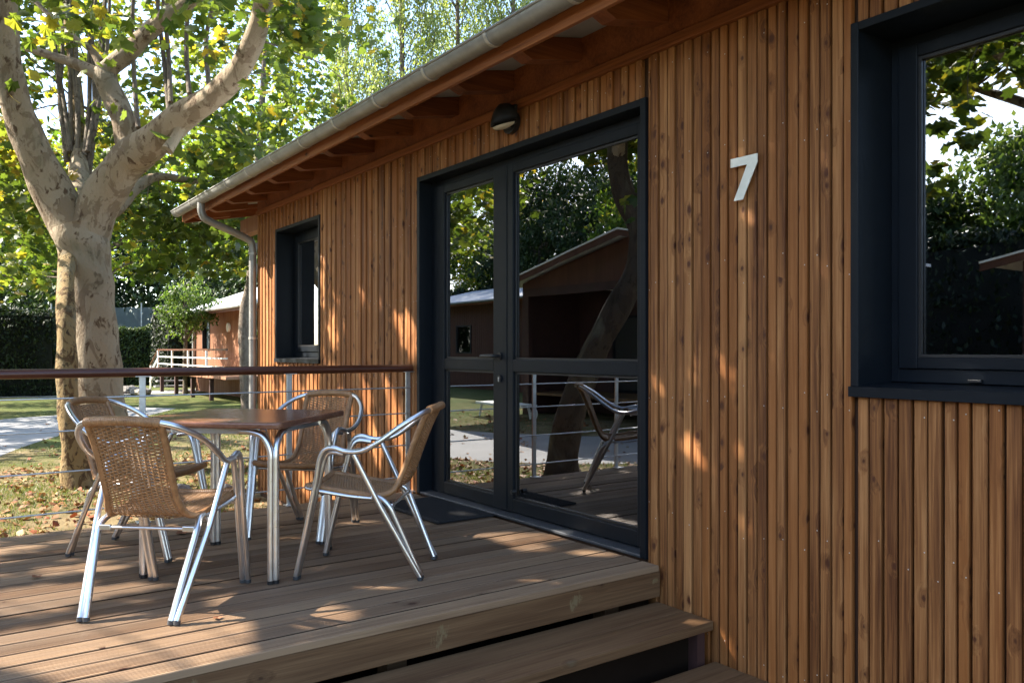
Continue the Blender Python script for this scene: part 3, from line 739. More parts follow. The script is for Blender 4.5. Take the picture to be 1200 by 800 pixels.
def weave(s0, s1, nst, nrib):
    mb = MB()
    for k in range(nst):
        s = s0 + (s1 - s0) * (k + .5) / nst
        pts, nn = [], []
        m = nrib * 2
        for j in range(m + 1):
            u = -0.93 + 1.86 * j / m
            p = shell_pt(s, u); n_ = shell_n(s, u)
            ph = (0 if j % 2 else (1 if (j // 2 + k) % 2 else -1))
            pts.append(p + n_ * (.0030 * ph)); nn.append(n_)
        vs, fs = [], []
        hw_ = .0033
        for j, p in enumerate(pts):
            t = (shell_pt(min(1, s + .005), 0) - shell_pt(max(0, s - .005), 0)).normalized()
            vs += [p + t * hw_, p + nn[j] * .0016, p - t * hw_, p - nn[j] * .0016]
        for j in range(len(pts) - 1):
            a = 4 * j
            for e in range(4): fs.append((a + e, a + (e + 1) % 4, a + 4 + (e + 1) % 4, a + 4 + e))
        mb.add(vs, fs, True)
    for r in range(nrib):
        u = -0.93 + 1.86 * (r + .5) / nrib
        mb.tube([shell_pt(s0 + (s1 - s0) * i / 22, u) for i in range(23)], .0030, 5, cap=False)
    return mb
chair = thing('chair', 'x', 'chair', (0, 0, 0), 'wicker cafe chairs around the table')
weave(.02, .40, 54, 15).build('wicker_seat', M['strand'], chair)
weave(.40, .975, 70, 13).build('wicker_back', M['strand'], chair)
er = MB()
for sd in (-1, 1):
    er.tube([shell_pt(i / 40, sd) for i in range(41)], [.0145 if 4 < i < 37 else .0145 for i in range(41)], 10)
er.build('side_binding', M['wicker_roll'], chair)
MB().tube([shell_pt(0.0, -1.02 + 2.04 * i / 14) for i in range(15)], .0165, 12).build('front_binding', M['wicker_roll'], chair)
topc = [Vector((-.152 + .304 * i / 14, -.322 - .030 * (1 - (2 * i / 14 - 1) ** 2), .792 + .010 * (1 - (2 * i / 14 - 1) ** 2))) for i in range(15)]
MB().tube(topc, .0195, 14).build('top_binding', M['wicker_roll'], chair)
RT = .0128
for sd in (-1, 1):
    arm = MB().tube([(sd * .110, -.336, .797), (sd * .152, -.323, .792), (sd * .205, -.285, .772), (sd * .262, -.205, .722), (sd * .285, -.115, .655), (sd * .279, -.035, .612), (sd * .270, .045, .606), (sd * .263, .110, .622), (sd * .259, .150, .610), (sd * .256, .174, .565), (sd * .252, .188, .490)], RT, 12, res=5)
    arm.build('armrest', M['alu'], chair)
    fl = MB().tube([(sd * .252, .187, .492), (sd * .243, .240, .25), (sd * .236, .294, .014)], RT, 12)
    fl.tube([(sd * .250, .060, .592), (sd * .240, .120, .600), (sd * .232, .152, .578), (sd * .228, .176, .500), (sd * .2185, .238, .25), (sd * .2115, .292, .014)], RT, 12, res=3)
    f_ = fl.build('leg', M['alu'], chair)
    MB().tube([(sd * .2358, .2945, .001), (sd * .2362, .2935, .016)], .0140, 12).tube([(sd * .2113, .2925, .001), (sd * .2117, .2915, .016)], .0140, 12).build('foot_cap', M['rubber'], f_)
    rl = MB().tube([(sd * .268, .010, .594), (sd * .250, -.105, .36), (sd * .201, -.288, .014)], RT, 12, res=1)
    rl.tube([(sd * .196, -.060, .385), (sd * .203, -.105, .378), (sd * .212, -.145, .345), (sd * .2055, -.175, .28), (sd * .1765, -.287, .014)], RT, 12, res=3)
    r_ = rl.build('leg', M['alu'], chair)
    MB().tube([(sd * .2005, -.2885, .001), (sd * .2015, -.287, .016)], .0140, 12).tube([(sd * .176, -.2875, .001), (sd * .177, -.286, .016)], .0140, 12).build('foot_cap', M['rubber'], r_)
    MB().tube([(sd * .205, .255, .425), (sd * .222, .180, .412), (sd * .205, .05, .388), (sd * .198, -.06, .378)], .009, 10, res=3).build('seat_rail', M['alu'], chair)
cbm = MB().tube([(-.205, -.152, .345), (.205, -.152, .345)], .0075, 10); cbm.box(-.205, -.155, -.160, -.146, .334, .356, .003); cbm.box(.155, .205, -.160, -.146, .334, .356, .003)
cbm.build('crossbar', M['alu'], chair)
MB().tube([(-.222, .185, .392), (.222, .185, .392)], .0075, 10).build('crossbar', M['alu'], chair)
spots = [((-3.700, -2.195), (-.445, .39), 'sunlit tan wicker chair seen from behind, nearest in front of the table'),
         ((-3.676, -1.248), (-.374, -.446), 'wicker chair seen side-on between the table and the glass door'),
         ((-4.645, -1.195), (.674, -.739), 'wicker chair facing us behind the table, backed by the slatted wall'),
         ((-4.737, -2.088), (.70, .716), 'wicker chair in shade before the tree trunks, partly hidden by the nearest chair')]
for i, (c, f, lab) in enumerate(spots):
    o = chair if i == 0 else copy_tree(chair)
    o.location = (c[0], c[1], 0.0045); o.rotation_euler.z = math.atan2(-f[0], f[1]); o['label'] = lab

# ------------------------------------------------------------------ foliage machinery
NR = np.random.default_rng(12)
def fast_mesh(name, verts, faces_loop, nper, m, col=None, smooth=False):
    """verts (V,3); faces_loop flat index array, nper corners in each face; col (V,3) vertex colours"""
    me = bpy.data.meshes.new(name); nv = len(verts); nl = len(faces_loop); nf = nl // nper
    me.vertices.add(nv); me.vertices.foreach_set('co', np.ascontiguousarray(verts, dtype=np.float32).ravel())
    me.loops.add(nl); me.loops.foreach_set('vertex_index', np.ascontiguousarray(faces_loop, dtype=np.int32).ravel())
    me.polygons.add(nf); me.polygons.foreach_set('loop_start', np.arange(0, nl, nper, dtype=np.int32))
    me.polygons.foreach_set('loop_total', np.full(nf, nper, dtype=np.int32))
    me.update(calc_edges=True)
    if col is not None:
        a = me.attributes.new('col', 'FLOAT_COLOR', 'POINT'); c4 = np.ones((nv, 4), np.float32); c4[:, :3] = col; a.data.foreach_set('color', c4.ravel())
    me.materials.append(m); return me
def _leaf(kind):
    if kind == 'plane':
        ang = [-90, -62, -28, -5, 22, 52, 72, 90, 108, 128, 158, 185, 208, 242]
        rad = [.10, .50, .30, .46, .36, .34, .44, 1.0 * .62, .44, .34, .36, .46, .30, .50]
        ang = [-90, -50, -20, 8, 30, 50, 70, 90, 110, 130, 150, 172, 200, 230]
        rad = [.14, .38, .36, .52, .36, .56, .40, .60, .40, .56, .36, .52, .36, .38]
        v = [(0, 0, -.05)] + [(r * math.cos(R(a)), r * math.sin(R(a)), .10 * r - (.22 * (r - .4) if r > .4 else 0)) for a, r in zip(ang, rad)]
        f = [(0, i, i % 14 + 1) for i in range(1, 15)]
        f = [(0, i, (i % 14) + 1) for i in range(1, 15)]
    elif kind == 'dry':
        v = [(0, 0, 0), (.5, -.1, .15), (.3, .3, .05), (0, .6, .2), (-.3, .3, .05), (-.5, -.1, .18), (0, -.4, .05)]; f = [(0, i, i % 6 + 1) for i in range(1, 7)]
    else:                                   # small oval leaf
        v = [(0, -.5, 0), (.3, 0, .06), (0, .5, 0), (-.3, 0, .06)]; f = [(0, 1, 2), (0, 2, 3)]
    return np.array(v, float), np.array(f, int)
LEAF = {k: _leaf(k) for k in ('plane', 'dry', 'oval')}
def rot_frames(n, droop, rng):
    """random leaf frames: the blade's normal mostly up, its tip hanging outward and down"""
    az = rng.uniform(0, 2 * np.pi, n); tilt = np.abs(rng.normal(droop, .38, n)); roll = rng.normal(0, .45, n)
    tip = np.stack([np.cos(az) * np.cos(tilt), np.sin(az) * np.cos(tilt), -np.sin(tilt)], 1)
    side = np.stack([-np.sin(az), np.cos(az), np.zeros(n)], 1)
    nor = np.cross(side, tip)
    s2 = side * np.cos(roll)[:, None] + nor * np.sin(roll)[:, None]; n2 = np.cross(s2, tip)
    return np.stack([s2, tip, n2], 2)       # columns: x = side, y = tip, z = normal
def palette(n, rng, stops, mu=.45, sd=.27):
    t = np.clip(rng.normal(mu, sd, n), 0, 1); p = np.array([s[0] for s in stops]); c = np.array([s[1] for s in stops])
    return np.stack([np.interp(t, p, c[:, k]) for k in range(3)], 1)
def leaves_mesh(name, cen, frames, size, col, kind, m):
    v, f = LEAF[kind]; n = len(cen)
    vv = np.repeat(v[None], n, 0); g_ = np.random.default_rng(n); vv[:, :, 2] = vv[:, :, 2] * g_.uniform(-.4, 3.0, n)[:, None] + (vv[:, :, 1] ** 2) * g_.uniform(-.5, .25, n)[:, None]; vv[:, :, 0] *= g_.uniform(.75, 1.1, n)[:, None]
    P = cen[:, None, :] + np.einsum('nij,nvj->nvi', frames, vv) * size[:, None, None]
    F = (f[None] + (np.arange(n) * len(v))[:, None, None]).reshape(-1)
    return fast_mesh(name, P.reshape(-1, 3), F, 3, m, np.repeat(col, len(v), 0))
PATCH = []                                  # (point lit by the sun, radius): gaps cut through the crowns along the sun's rays
def carve(cen, rng):
    keep = np.ones(len(cen), bool); s = np.array(SUN)
    for p, r in PATCH:
        d = cen - np.array(p); t = d @ s; q = np.linalg.norm(d - t[:, None] * s, axis=1)
        keep &= ~((q < r * rng.uniform(.85, 1.2, len(cen))) & (t > 0))
    return keep
def project(cen):
    d = cen - np.array(CAM); dep = -_c * d[:, 0] + _s * d[:, 1]; lat = _s * d[:, 0] + _c * d[:, 1]
    return 600 + 951 * lat / np.maximum(dep, .01), 410 - 951 * d[:, 2] / np.maximum(dep, .01), dep
def offstage(c):
    px, py, dep = project(np.array([c[:3]])); return dep[0] < .5 or px[0] < -260
def crown(tree, clusters, per, size, rng, kind='plane', m='leaf', stops=GREENS, droop=.75, singles=0, mu=.45, sd=.27, flat=.75, twigs=None, clear=None):
    """leaves in clusters [(x, y, z, radius)]; the SINGLES that show largest become leaf objects, the rest one foliage part"""
    C = np.array(clusters, float)
    n = per * len(C); idx = np.repeat(np.arange(len(C)), per)
    dirs = rng.normal(0, 1, (n, 3)); dirs /= np.linalg.norm(dirs, axis=1)[:, None]
    r = rng.uniform(0, 1, n) ** .45
    cen = C[idx, :3] + dirs * (r * C[idx, 3])[:, None] * np.array([1, 1, flat])
    sz = size * rng.uniform(.6, 1.2, n); fr = rot_frames(n, droop, rng)
    tint = rng.normal(0, .14, len(C))[idx]
    t = np.clip(rng.normal(mu, sd, n) + tint, 0, 1); p = np.array([s[0] for s in stops]); cc = np.array([s[1] for s in stops])
    col = np.stack([np.interp(t, p, cc[:, k]) for k in range(3)], 1)
    keep = carve(cen, rng)
    # nothing grows through the roof, the wall or the eaves
    keep &= ~((cen[:, 1] > -1.05) & (cen[:, 0] > -10.7) & (cen[:, 2] < 4.2)); keep &= cen[:, 2] > G + .3
    if clear is not None: keep &= clear(cen)
    cen, sz, fr, col = cen[keep], sz[keep], fr[keep], col[keep]
    single = np.zeros(len(cen), bool)
    if singles:
        px, py, dep = project(cen)
        vis = (px > -20) & (px < 1220) & (py > -20) & (py < 800) & (dep > 1)
        # what the window and door panes mirror counts as seen too
        score = np.where(vis, sz / np.maximum(dep, 1), sz / 60.0); order = np.argsort(-score)[:singles]; single[order] = True
        v, f = LEAF[kind]
        bases = []
        for cu_, be_, w_ in ((.4, -.35, 1), (1.4, -.15, .9), (2.4, -.4, .85), (.8, .2, 1.05), (1.8, -.6, .8), (-.3, -.3, 1)):
            v2 = v.copy(); v2[:, 2] = v[:, 2] * cu_ + v[:, 1] ** 2 * be_; v2[:, 0] *= w_
            bases.append(MB().add(v2, [tuple(x) for x in f]).mesh('leaf', M['leaf_one']))
        for i in order:
            base = bases[int(i) % 6]
            mm = Matrix([[*(fr[i][r_] * sz[i]), cen[i][r_]] for r_ in range(3)] + [[0, 0, 0, 1]])
            link('leaf', base, tree, mtx=mm)
    me = leaves_mesh('foliage', cen[~single], fr[~single], sz[~single], col[~single], kind, M[m])
    link('foliage', me, tree, kind='stuff')
def ellipsoid_clusters(c, rad, n, rng, r=(.4, .75), shell=.55, lo=-1.0):
    out = []
    while len(out) < n:
        d = rng.normal(0, 1, 3); d /= np.linalg.norm(d); q = rng.uniform(shell, 1.0) ** .7
        if d[2] * q < lo: continue
        out.append((c[0] + d[0] * q * rad[0], c[1] + d[1] * q * rad[1], c[2] + d[2] * q * rad[2], rng.uniform(*r)))
    return out
def twig_mesh(starts, clusters, rng, r0=.016, every=1, sag=.25):
    mb = MB(); st = [Vector(s) for s in starts]
    for c in clusters[::every]:
        p = Vector(c[:3]); s = min(st, key=lambda q: (q - p).length + rng.uniform(0, .5))
        if (s - p).length > 5.5: continue
        m_ = s.lerp(p, .5) + Vector((rng.normal(0, .12), rng.normal(0, .12), sag * (p - s).length * .35))
        mb.tube([s, m_, p], [r0, r0 * .6, r0 * .25], 5, res=3, cap=False)
    return mb

# patches of sun on the deck, the wall and the furniture: (surveyed point, radius)
def z0p(px, py): return tuple(at(px, py, 1.08 * 951.0 / (py - 410)))
for px, py, r in ((30, 705, .20), (75, 690, .10), (110, 735, .16), (15, 760, .22), (150, 690, .09), (300, 702, .13), (345, 692, .09), (250, 655, .07), (180, 655, .08), (90, 665, .10), (240, 760, .16), (330, 752, .12), (160, 775, .2),
                  (345, 630, .07), (420, 612, .10), (450, 628, .06), (225, 615, .08), (560, 604, .10), (590, 628, .12), (625, 640, .10), (650, 628, .10), (700, 648, .09), (580, 655, .05), (480, 600, .06), (130, 640, .08), (40, 640, .07)):
    PATCH.append((z0p(px, py), r * (1.05 if px < 360 and py > 645 else 1.3)))
def wallp(px, py):
    d = at(px, py, 1.0) - CAM; t = 3.0 / d.y; return tuple(CAM + d * t)
for px, py, r in ((370, 480, .26), (390, 390, .12), (425, 350, .08), (478, 388, .17), (465, 490, .18), (440, 520, .16), (325, 320, .10), (310, 400, .12), (335, 490, .2), (410, 300, .06), (815, 520, .05), (795, 500, .04), (765, 590, .06), (480, 560, .12), (380, 540, .15), (318, 450, .1)):
    PATCH.append((wallp(px, py), r))
for px, py, r in ((300, 470, .14), (345, 455, .14), (405, 470, .12), (430, 460, .12), (455, 455, .12), (330, 530, .12), (360, 570, .12), (300, 330, .10), (312, 348, .07), (370, 340, .06)):
    PATCH.append((wallp(px, py), r))
PATCH += [((-3.45, -2.37, .25), .24), ((-3.60, -2.35, .62), .20), ((-3.3, -2.3, .1), .14), ((-3.62, -2.54, .2), .13), ((-3.9, -1.95, .73), .14), ((-3.3, -1.05, .8), .07), ((-3.55, -1.3, .62), .09), ((-4.3, -2.0, .74), .1)]

for px, py, r in ((10, 610, .45), (40, 590, .5), (75, 610, .4), (20, 565, .45), (110, 600, .35), (60, 560, .3), (0, 640, .4), (20, 528, .12), (12, 505, .12), (60, 500, .08), (45, 515, .10), (30, 492, .14), (5, 515, .1), (55, 488, .12), (40, 480, .6), (30, 455, .9), (205, 520, .22), (250, 545, .2), (310, 590, .12)) + tuple((random.Random(i * 7 + 1).uniform(150, 300), random.Random(i * 7 + 2).uniform(447, 505), random.Random(i * 7 + 3).uniform(.18, .5)) for i in range(48)):
    PATCH.append((tuple(ong(px, py)), r))
for px, py, d, r in ((92, 440, 10.7, .13), (90, 380, 10.7, .14), (88, 330, 10.7, .14), (76, 500, 9.6, .10), (72, 430, 9.6, .10), (70, 380, 9.7, .10), (80, 545, 9.6, .12), (115, 300, 10.7, .2), (45, 200, 10.6, .14), (20, 130, 10.5, .14), (200, 150, 10.2, .12), (270, 95, 9.6, .14), (300, 35, 9.2, .12), (130, 215, 10.6, .12)):
    PATCH.append((tuple(at(px, py, d)), r))
for px, py in ((540, 555), (560, 570), (545, 500), (600, 520), (650, 530), (570, 470), (600, 490), (560, 540), (720, 520), (620, 545), (530, 530), (700, 535)):
    p = ong(px, py); PATCH.append(((p.x, -.17 - p.y, p.z), .45))
# ------------------------------------------------------------------ the planes
def limb_mesh(pts, n=14, res=4, wob=.05): return MB().tube([p[:3] for p in pts], [p[3] for p in pts], n, res=res, wob=wob, cap=True)
def pl(spec):
    """[(px, py, depth, radius in photograph pixels)] -> surveyed points"""
    out = []
    for px, py, d, r in spec:
        p = at(px, py, d); out.append((p.x, p.y, p.z, r * d / 951.0))
    return out
spr3 = []
for px, py, d, r in ((1092, 75, 6.9, .14), (1110, 95, 6.9, .14), (1120, 120, 6.9, .15), (1135, 135, 6.8, .15), (1150, 95, 6.7, .16), (1170, 75, 6.7, .18), (1190, 70, 6.6, .18), (1195, 95, 6.6, .16), (1130, 75, 6.8, .14), (1120, 165, 6.9, .13), (1140, 160, 6.8, .12), (1100, 150, 7.0, .12), (1095, 195, 7.1, .12), (1105, 215, 7.1, .12), (1090, 225, 7.2, .1), (1180, 40, 6.5, .2), (1150, 45, 6.6, .2), (1210, 50, 6.4, .2)):
    p = mir(px, py, d, .22); spr3.append((p.x, p.y, p.z, r)); PATCH.append((tuple(p + SUN * .45), .22))
rng = np.random.default_rng(21)
big = thing('plane_tree', 'large pale mottled plane tree with thick forked limbs behind the railing', 'tree', tuple(ong(112, 552)))
def put(mb, name, m, parent):
    o = mb.build(name, m, parent); o.matrix_parent_inverse = Matrix.Translation(parent.location).inverted(); return o
base = ong(112, 552); dB = 11.0
tr = pl([(121, 562, dB, 44), (120, 546, dB, 37), (119, 520, dB, 33), (117, 480, dB, 28.5), (114, 430, dB, 26), (111, 385, dB, 24.5), (108, 345, dB, 23.5), (103, 312, dB, 25.5), (98, 288, dB, 29), (93, 266, dB, 31)])
put(limb_mesh(tr, 24, 5, .035), 'trunk', M['bark'], big)
limbsB = [
 pl([(96, 285, dB, 25), (74, 245, dB, 25), (52, 205, dB - .1, 21), (34, 165, dB - .2, 18.5), (20, 125, dB - .3, 17), (10, 85, dB - .4, 15.5), (5, 40, dB - .5, 15.5), (6, -10, dB - .6, 14), (2, -80, dB - .8, 11), (-20, -190, dB - 1, 8), (-30, -300, dB - 1, 4)]),
 pl([(98, 285, dB, 25), (112, 248, dB, 24), (130, 215, dB - .1, 22), (150, 188, dB - .2, 21.5), (178, 168, dB - .4, 20), (215, 135, dB - .7, 16), (252, 112, dB - 1.0, 14), (280, 82, dB - 1.3, 13), (298, 45, dB - 1.6, 12), (310, 0, dB - 1.9, 11.5), (318, -50, dB - 2.2, 9), (345, -130, dB - 2.4, 7), (350, -230, dB - 2.4, 4)]),
 pl([(152, 195, dB - .1, 17), (152, 170, dB, 15.5), (146, 145, dB, 14), (135, 118, dB + .1, 13), (124, 92, dB + .1, 13), (128, 80, dB + .1, 11), (150, 62, dB, 10.5), (178, 34, dB - .2, 10), (210, 10, dB - .4, 9.5), (250, -25, dB - .6, 9), (300, -90, dB - .9, 7), (330, -180, dB - 1.2, 4)]),
 pl([(120, 90, dB + .1, 8), (95, 78, dB + .1, 6.5), (62, 66, dB + .1, 5), (30, 56, dB + .1, 4)]),
 pl([(122, 84, dB + .1, 7), (110, 62, dB + .1, 4), (88, 44, dB + .1, 3.5), (60, 20, dB + .1, 3), (20, -20, dB + .1, 2)]),
 pl([(178, 42, dB, 6), (192, 18, dB + .2, 4), (200, -30, dB + .4, 3.5), (215, -100, dB + .5, 2.5)]),
 pl([(98, 262, dB + .2, 12), (135, 246, dB + .6, 8), (160, 220, dB + 1.0, 6.5), (185, 207, dB + 1.4, 5), (225, 212, dB + 1.8, 3.5), (262, 216, dB + 2.2, 2)]),
 pl([(215, 140, dB - .7, 7), (208, 158, dB - .7, 6), (196, 176, dB - .8, 7)]),
 pl([(94, 258, dB + .2, 10), (92, 225, dB + .8, 12), (93, 195, dB + 1.2, 10), (92, 170, dB + 1.5, 6)]),
]
stB = []
for L in limbsB:
    put(limb_mesh(L, 14, 4, .04), 'limb', M['bark'], big); stB += [Vector(p[:3]) for p in L[len(L) // 2:]]
shoots = MB(); qs = random.Random(4)
for i in range(11):
    x0 = 84 + qs.uniform(-8, 22); 
    P = pl([(x0, 190 + qs.uniform(-15, 20), dB + 1.3, 3.2), (x0 + (x0 - 92) * .8 + qs.uniform(-5, 5), 120, dB + 1.6, 2.6), (x0 + (x0 - 92) * 1.5 + qs.uniform(-10, 10), 40, dB + 1.8, 2.2), (x0 + (x0 - 92) * 2.2, -60, dB + 2, 1.5)])
    shoots.tube([p[:3] for p in P], [p[3] for p in P], 7, res=3)
for x0, y0 in ((162, 150), (198, 130), (222, 110), (245, 100), (200, 120)):
    P = pl([(x0, y0, dB - .3, 3), (x0 - 2 + qs.uniform(-4, 4), y0 - 60, dB, 2.6), (x0 + qs.uniform(-15, 15), y0 - 150, dB, 2.2), (x0 + qs.uniform(-25, 25), y0 - 260, dB, 1.2)])
    shoots.tube([p[:3] for p in P], [p[3] for p in P], 7, res=3)
put(shoots, 'branch', M['bark_grey'], big)
clB = ellipsoid_clusters((base.x + .2, base.y - .2, 5.6), (4.9, 4.7, 3.2), 190, rng, (.45, .8), .45, -.85)
# lower sprays seen against the lawn and the far cabin
for px, py, d, r in ((240, 285, 12.5, .5), (265, 300, 12.8, .5), (215, 300, 13, .55), (190, 280, 13.2, .5), (280, 265, 12.2, .4), (230, 255, 12.6, .55), (255, 235, 12.4, .5), (200, 240, 13.2, .6), (160, 260, 13.6, .6), (175, 315, 13.5, .4), (285, 230, 12.8, .4), (300, 180, 12, .45), (260, 185, 12.5, .5), (330, 130, 11.5, .45), (345, 90, 11, .4),
                     (20, 260, 13.5, .6), (50, 290, 14, .6), (15, 310, 14, .5), (45, 330, 14.5, .5), (60, 245, 13.5, .5), (225, 60, 10.2, .5), (260, 50, 10, .45), (350, 45, 9.2, .4), (375, 30, 9.0, .35), (385, 75, 9.6, .3), (335, 20, 8.8, .4), (240, 20, 9.6, .5), (185, 95, 11.5, .5), (100, 35, 9.0, .5), (60, 25, 9.2, .5), (140, 20, 8.8, .5), (40, 95, 10.4, .35), (85, 60, 9.6, .4)):
    p = at(px, py, d); clB.append((p.x, p.y, p.z, r))
def behind(c):
    px, py, dep = project(np.array([c[:3]])); return dep[0] > 11.4 or px[0] > 335
put(twig_mesh(stB, [c for c in clB[::3] if behind(c)], rng, .012), 'twigs', M['bark_grey'], big)['kind'] = 'stuff'

def crown_at(tree, *a, **k):
    before = set(o.name for o in tree.children); crown(tree, *a, **k)
    inv = Matrix.Translation(tree.location).inverted()
    for o in tree.children:
        if o.name not in before:
            o.matrix_parent_inverse = inv
# keep the view onto the trunk and the forks open
def clear_big(c):
    px, py, dep = project(c)
    u = np.random.default_rng(2).uniform(0, 1, len(c)); front = (dep < 11.3) & (px > -60) & (px < 322)
    k = ~(front & (py > 55) & (py < 600) & (u < .95)) & ~(front & (py > -60) & (py <= 55) & (u < .66))
    k &= ~((px > 338) & (py > 62)); k &= ~((px > 296) & (px <= 338) & (py > 95) & (py < 215) & (u < .6)); k &= ~((px > 372) & (u < .8))
    k &= ~((py > 335) & (px > 140) & (px < 310)); k &= ~((py > 350) & (px <= 140) & (px > -60))
    return k
crown_at(big, clB, 62, .20, rng, singles=300, clear=clear_big, twigs=None)

small = thing('plane_tree', 'slender brown mottled tree trunk leaning beside the large plane', 'tree', tuple(ong(97, 572)))
dS = 9.7
put(limb_mesh(pl([(92, 584, dS, 25), (91, 568, dS, 19), (89, 548, dS, 15.5), (85, 510, dS, 13.5), (80, 465, dS, 12), (78, 420, dS + .1, 11), (77, 370, dS + .3, 10), (78, 320, dS + .8, 9.5), (84, 270, dS + 1.6, 10), (90, 240, dS + 2.2, 10), (91, 200, dS + 2.8, 9), (90, 120, dS + 3.2, 7), (80, 20, dS + 3.4, 5), (70, -90, dS + 3.5, 3)]), 16, 4, .07), 'trunk', M['bark_brown'], small)
p = at(80, 40, 13.0)
clS = ellipsoid_clusters((p.x - .6, p.y + .2, 5.4), (2.6, 2.6, 2.2), 40, rng, (.45, .75), .3, -.9)
put(twig_mesh([at(90, 120, 12.9), at(80, 20, 13.1), at(70, -90, 13.2)], clS[::4], rng), 'twigs', M['bark_grey'], small)['kind'] = 'stuff'
crown_at(small, clS, 55, .19, rng, clear=clear_big, mu=.6)

# a second plane just outside the frame: the dark leaning trunk mirrored in the door, and the shade over the deck
t2b = Vector((-8.35, -3.62, G))
t2 = thing('plane_tree', 'leaning plane tree with a shaded trunk mirrored in the right door pane', 'tree', tuple(t2b))
T2 = [(t2b.x, t2b.y, G - .05, .27), (t2b.x + .02, t2b.y, G + .3, .205), (t2b.x + .1, t2b.y - .12, .4, .185), (t2b.x + .26, t2b.y - .36, 1.1, .175), (t2b.x + .46, t2b.y - .62, 1.7, .17), (t2b.x + .60, t2b.y - .80, 2.2, .16), (t2b.x + .62, t2b.y - .80, 2.7, .155), (t2b.x + .50, t2b.y - .62, 3.2, .15), (t2b.x + .46, t2b.y - .55, 3.7, .13), (t2b.x + .6, t2b.y - .6, 4.6, .10), (t2b.x + .7, t2b.y - .5, 6.0, .05)]
put(limb_mesh(T2, 16, 4, .05), 'trunk', M['bark_shaded'], t2)
LIM2 = [[(-7.80, -4.35, 2.9, .11), (-7.2, -5.1, 3.6, .09), (-6.6, -6.0, 4.4, .07), (-6.0, -6.9, 5.0, .04)], [(-7.9, -4.2, 3.6, .10), (-7.2, -3.6, 4.3, .085), (-6.2, -3.0, 4.8, .065), (-5.3, -2.6, 5.1, .04)],
        [(-7.8, -4.2, 4.2, .10), (-8.6, -4.9, 5.0, .07), (-9.6, -5.8, 5.6, .04)], [(-7.75, -4.2, 4.4, .09), (-6.6, -4.6, 5.2, .07), (-5.4, -4.9, 5.6, .04)]]
st2 = []
for L in LIM2: put(limb_mesh(L, 10, 4, .04), 'limb', M['bark'], t2); st2 += [Vector(p[:3]) for p in L[1:]]
cl2 = ellipsoid_clusters((-6.7, -5.2, 6.2), (4.4, 4.0, 2.5), 340, rng, (.5, .8), .25, -.9)
spr2 = []
for px, py, d, r in ((530, 230, 9.5, .3), (545, 245, 9.3, .25), (570, 225, 9.2, .3), (555, 275, 9.6, .3), (575, 265, 9.3, .25), (535, 290, 9.8, .25), (615, 235, 9.0, .2), (640, 205, 8.8, .3), (665, 215, 8.8, .35), (650, 240, 9, .3), (690, 190, 8.6, .3), (730, 190, 8.5, .3), (745, 215, 8.5, .25), (742, 265, 8.6, .2), (725, 235, 8.8, .2), (620, 190, 8.8, .25), (675, 185, 8.6, .3), (710, 180, 8.5, .3), (600, 215, 9, .2)):
    p = mir(px, py, d, .085); spr2.append((p.x, p.y, p.z, r))
put(twig_mesh(st2, [c for c in spr2[::2] if offstage(c)], rng, .010), 'twigs', M['bark_grey'], t2)['kind'] = 'stuff'
put(twig_mesh(st2, [c for c in cl2[::2] if offstage(c)], rng), 'twigs', M['bark_grey'], t2)['kind'] = 'stuff'
def clear_t2(c):
    px, py, dep = project(c); return ~((px > -60) & (px < 1250) & (py > -8) & (dep > .3))
crown_at(t2, cl2, 95, .19, rng, clear=clear_t2, mu=.5)
crown_at(t2, spr2, 20, .18, rng, singles=290, clear=clear_t2, mu=.6)

t3b = Vector((-3.3, -7.2, G))
t3 = thing('plane_tree', 'plane tree whose leafy branch is mirrored in the right window', 'tree', tuple(t3b))
put(limb_mesh([(-3.3, -7.2, G - .05, .25), (-3.3, -7.2, .2, .2), (-3.25, -7.15, 1.5, .175), (-3.15, -7.0, 2.6, .16), (-3.2, -6.9, 3.6, .14), (-3.3, -6.8, 4.8, .10), (-3.4, -6.7, 6.4, .04)], 14, 4, .05), 'trunk', M['bark'], t3)
LIM3 = [[(-3.18, -7.0, 2.7, .10), (-3.1, -6.0, 3.5, .08), (-3.0, -5.0, 3.9, .06), (-2.9, -4.0, 3.9, .04), (-2.9, -3.3, 3.7, .02)], [(-3.2, -6.9, 3.5, .09), (-4.2, -6.0, 4.4, .07), (-5.0, -5.0, 4.9, .04)], [(-3.2, -6.9, 3.6, .09), (-2.2, -6.2, 4.5, .07), (-1.4, -5.4, 5.0, .04)], [(-3.2, -6.9, 3.3, .09), (-4.4, -7.7, 4.1, .07), (-5.4, -8.3, 4.7, .04)]]
st3 = []
for L in LIM3: put(limb_mesh(L, 10, 4, .04), 'limb', M['bark'], t3); st3 += [Vector(p[:3]) for p in L[1:]]
cl3 = ellipsoid_clusters((-3.6, -7.0, 6.4), (3.0, 2.8, 1.9), 110, rng, (.4, .7), .35, -.8)
put(twig_mesh(st3, cl3, rng, .012), 'twigs', M['bark_grey'], t3)['kind'] = 'stuff'
crown_at(t3, cl3, 60, .17, rng, clear=clear_t2, mu=.45)
put(twig_mesh(st3[2:5], spr3[::5], rng, .007), 'twigs', M['bark_grey'], t3)['kind'] = 'stuff'
crown_at(t3, spr3, 9, .165, rng, singles=162, clear=clear_t2, mu=.5)

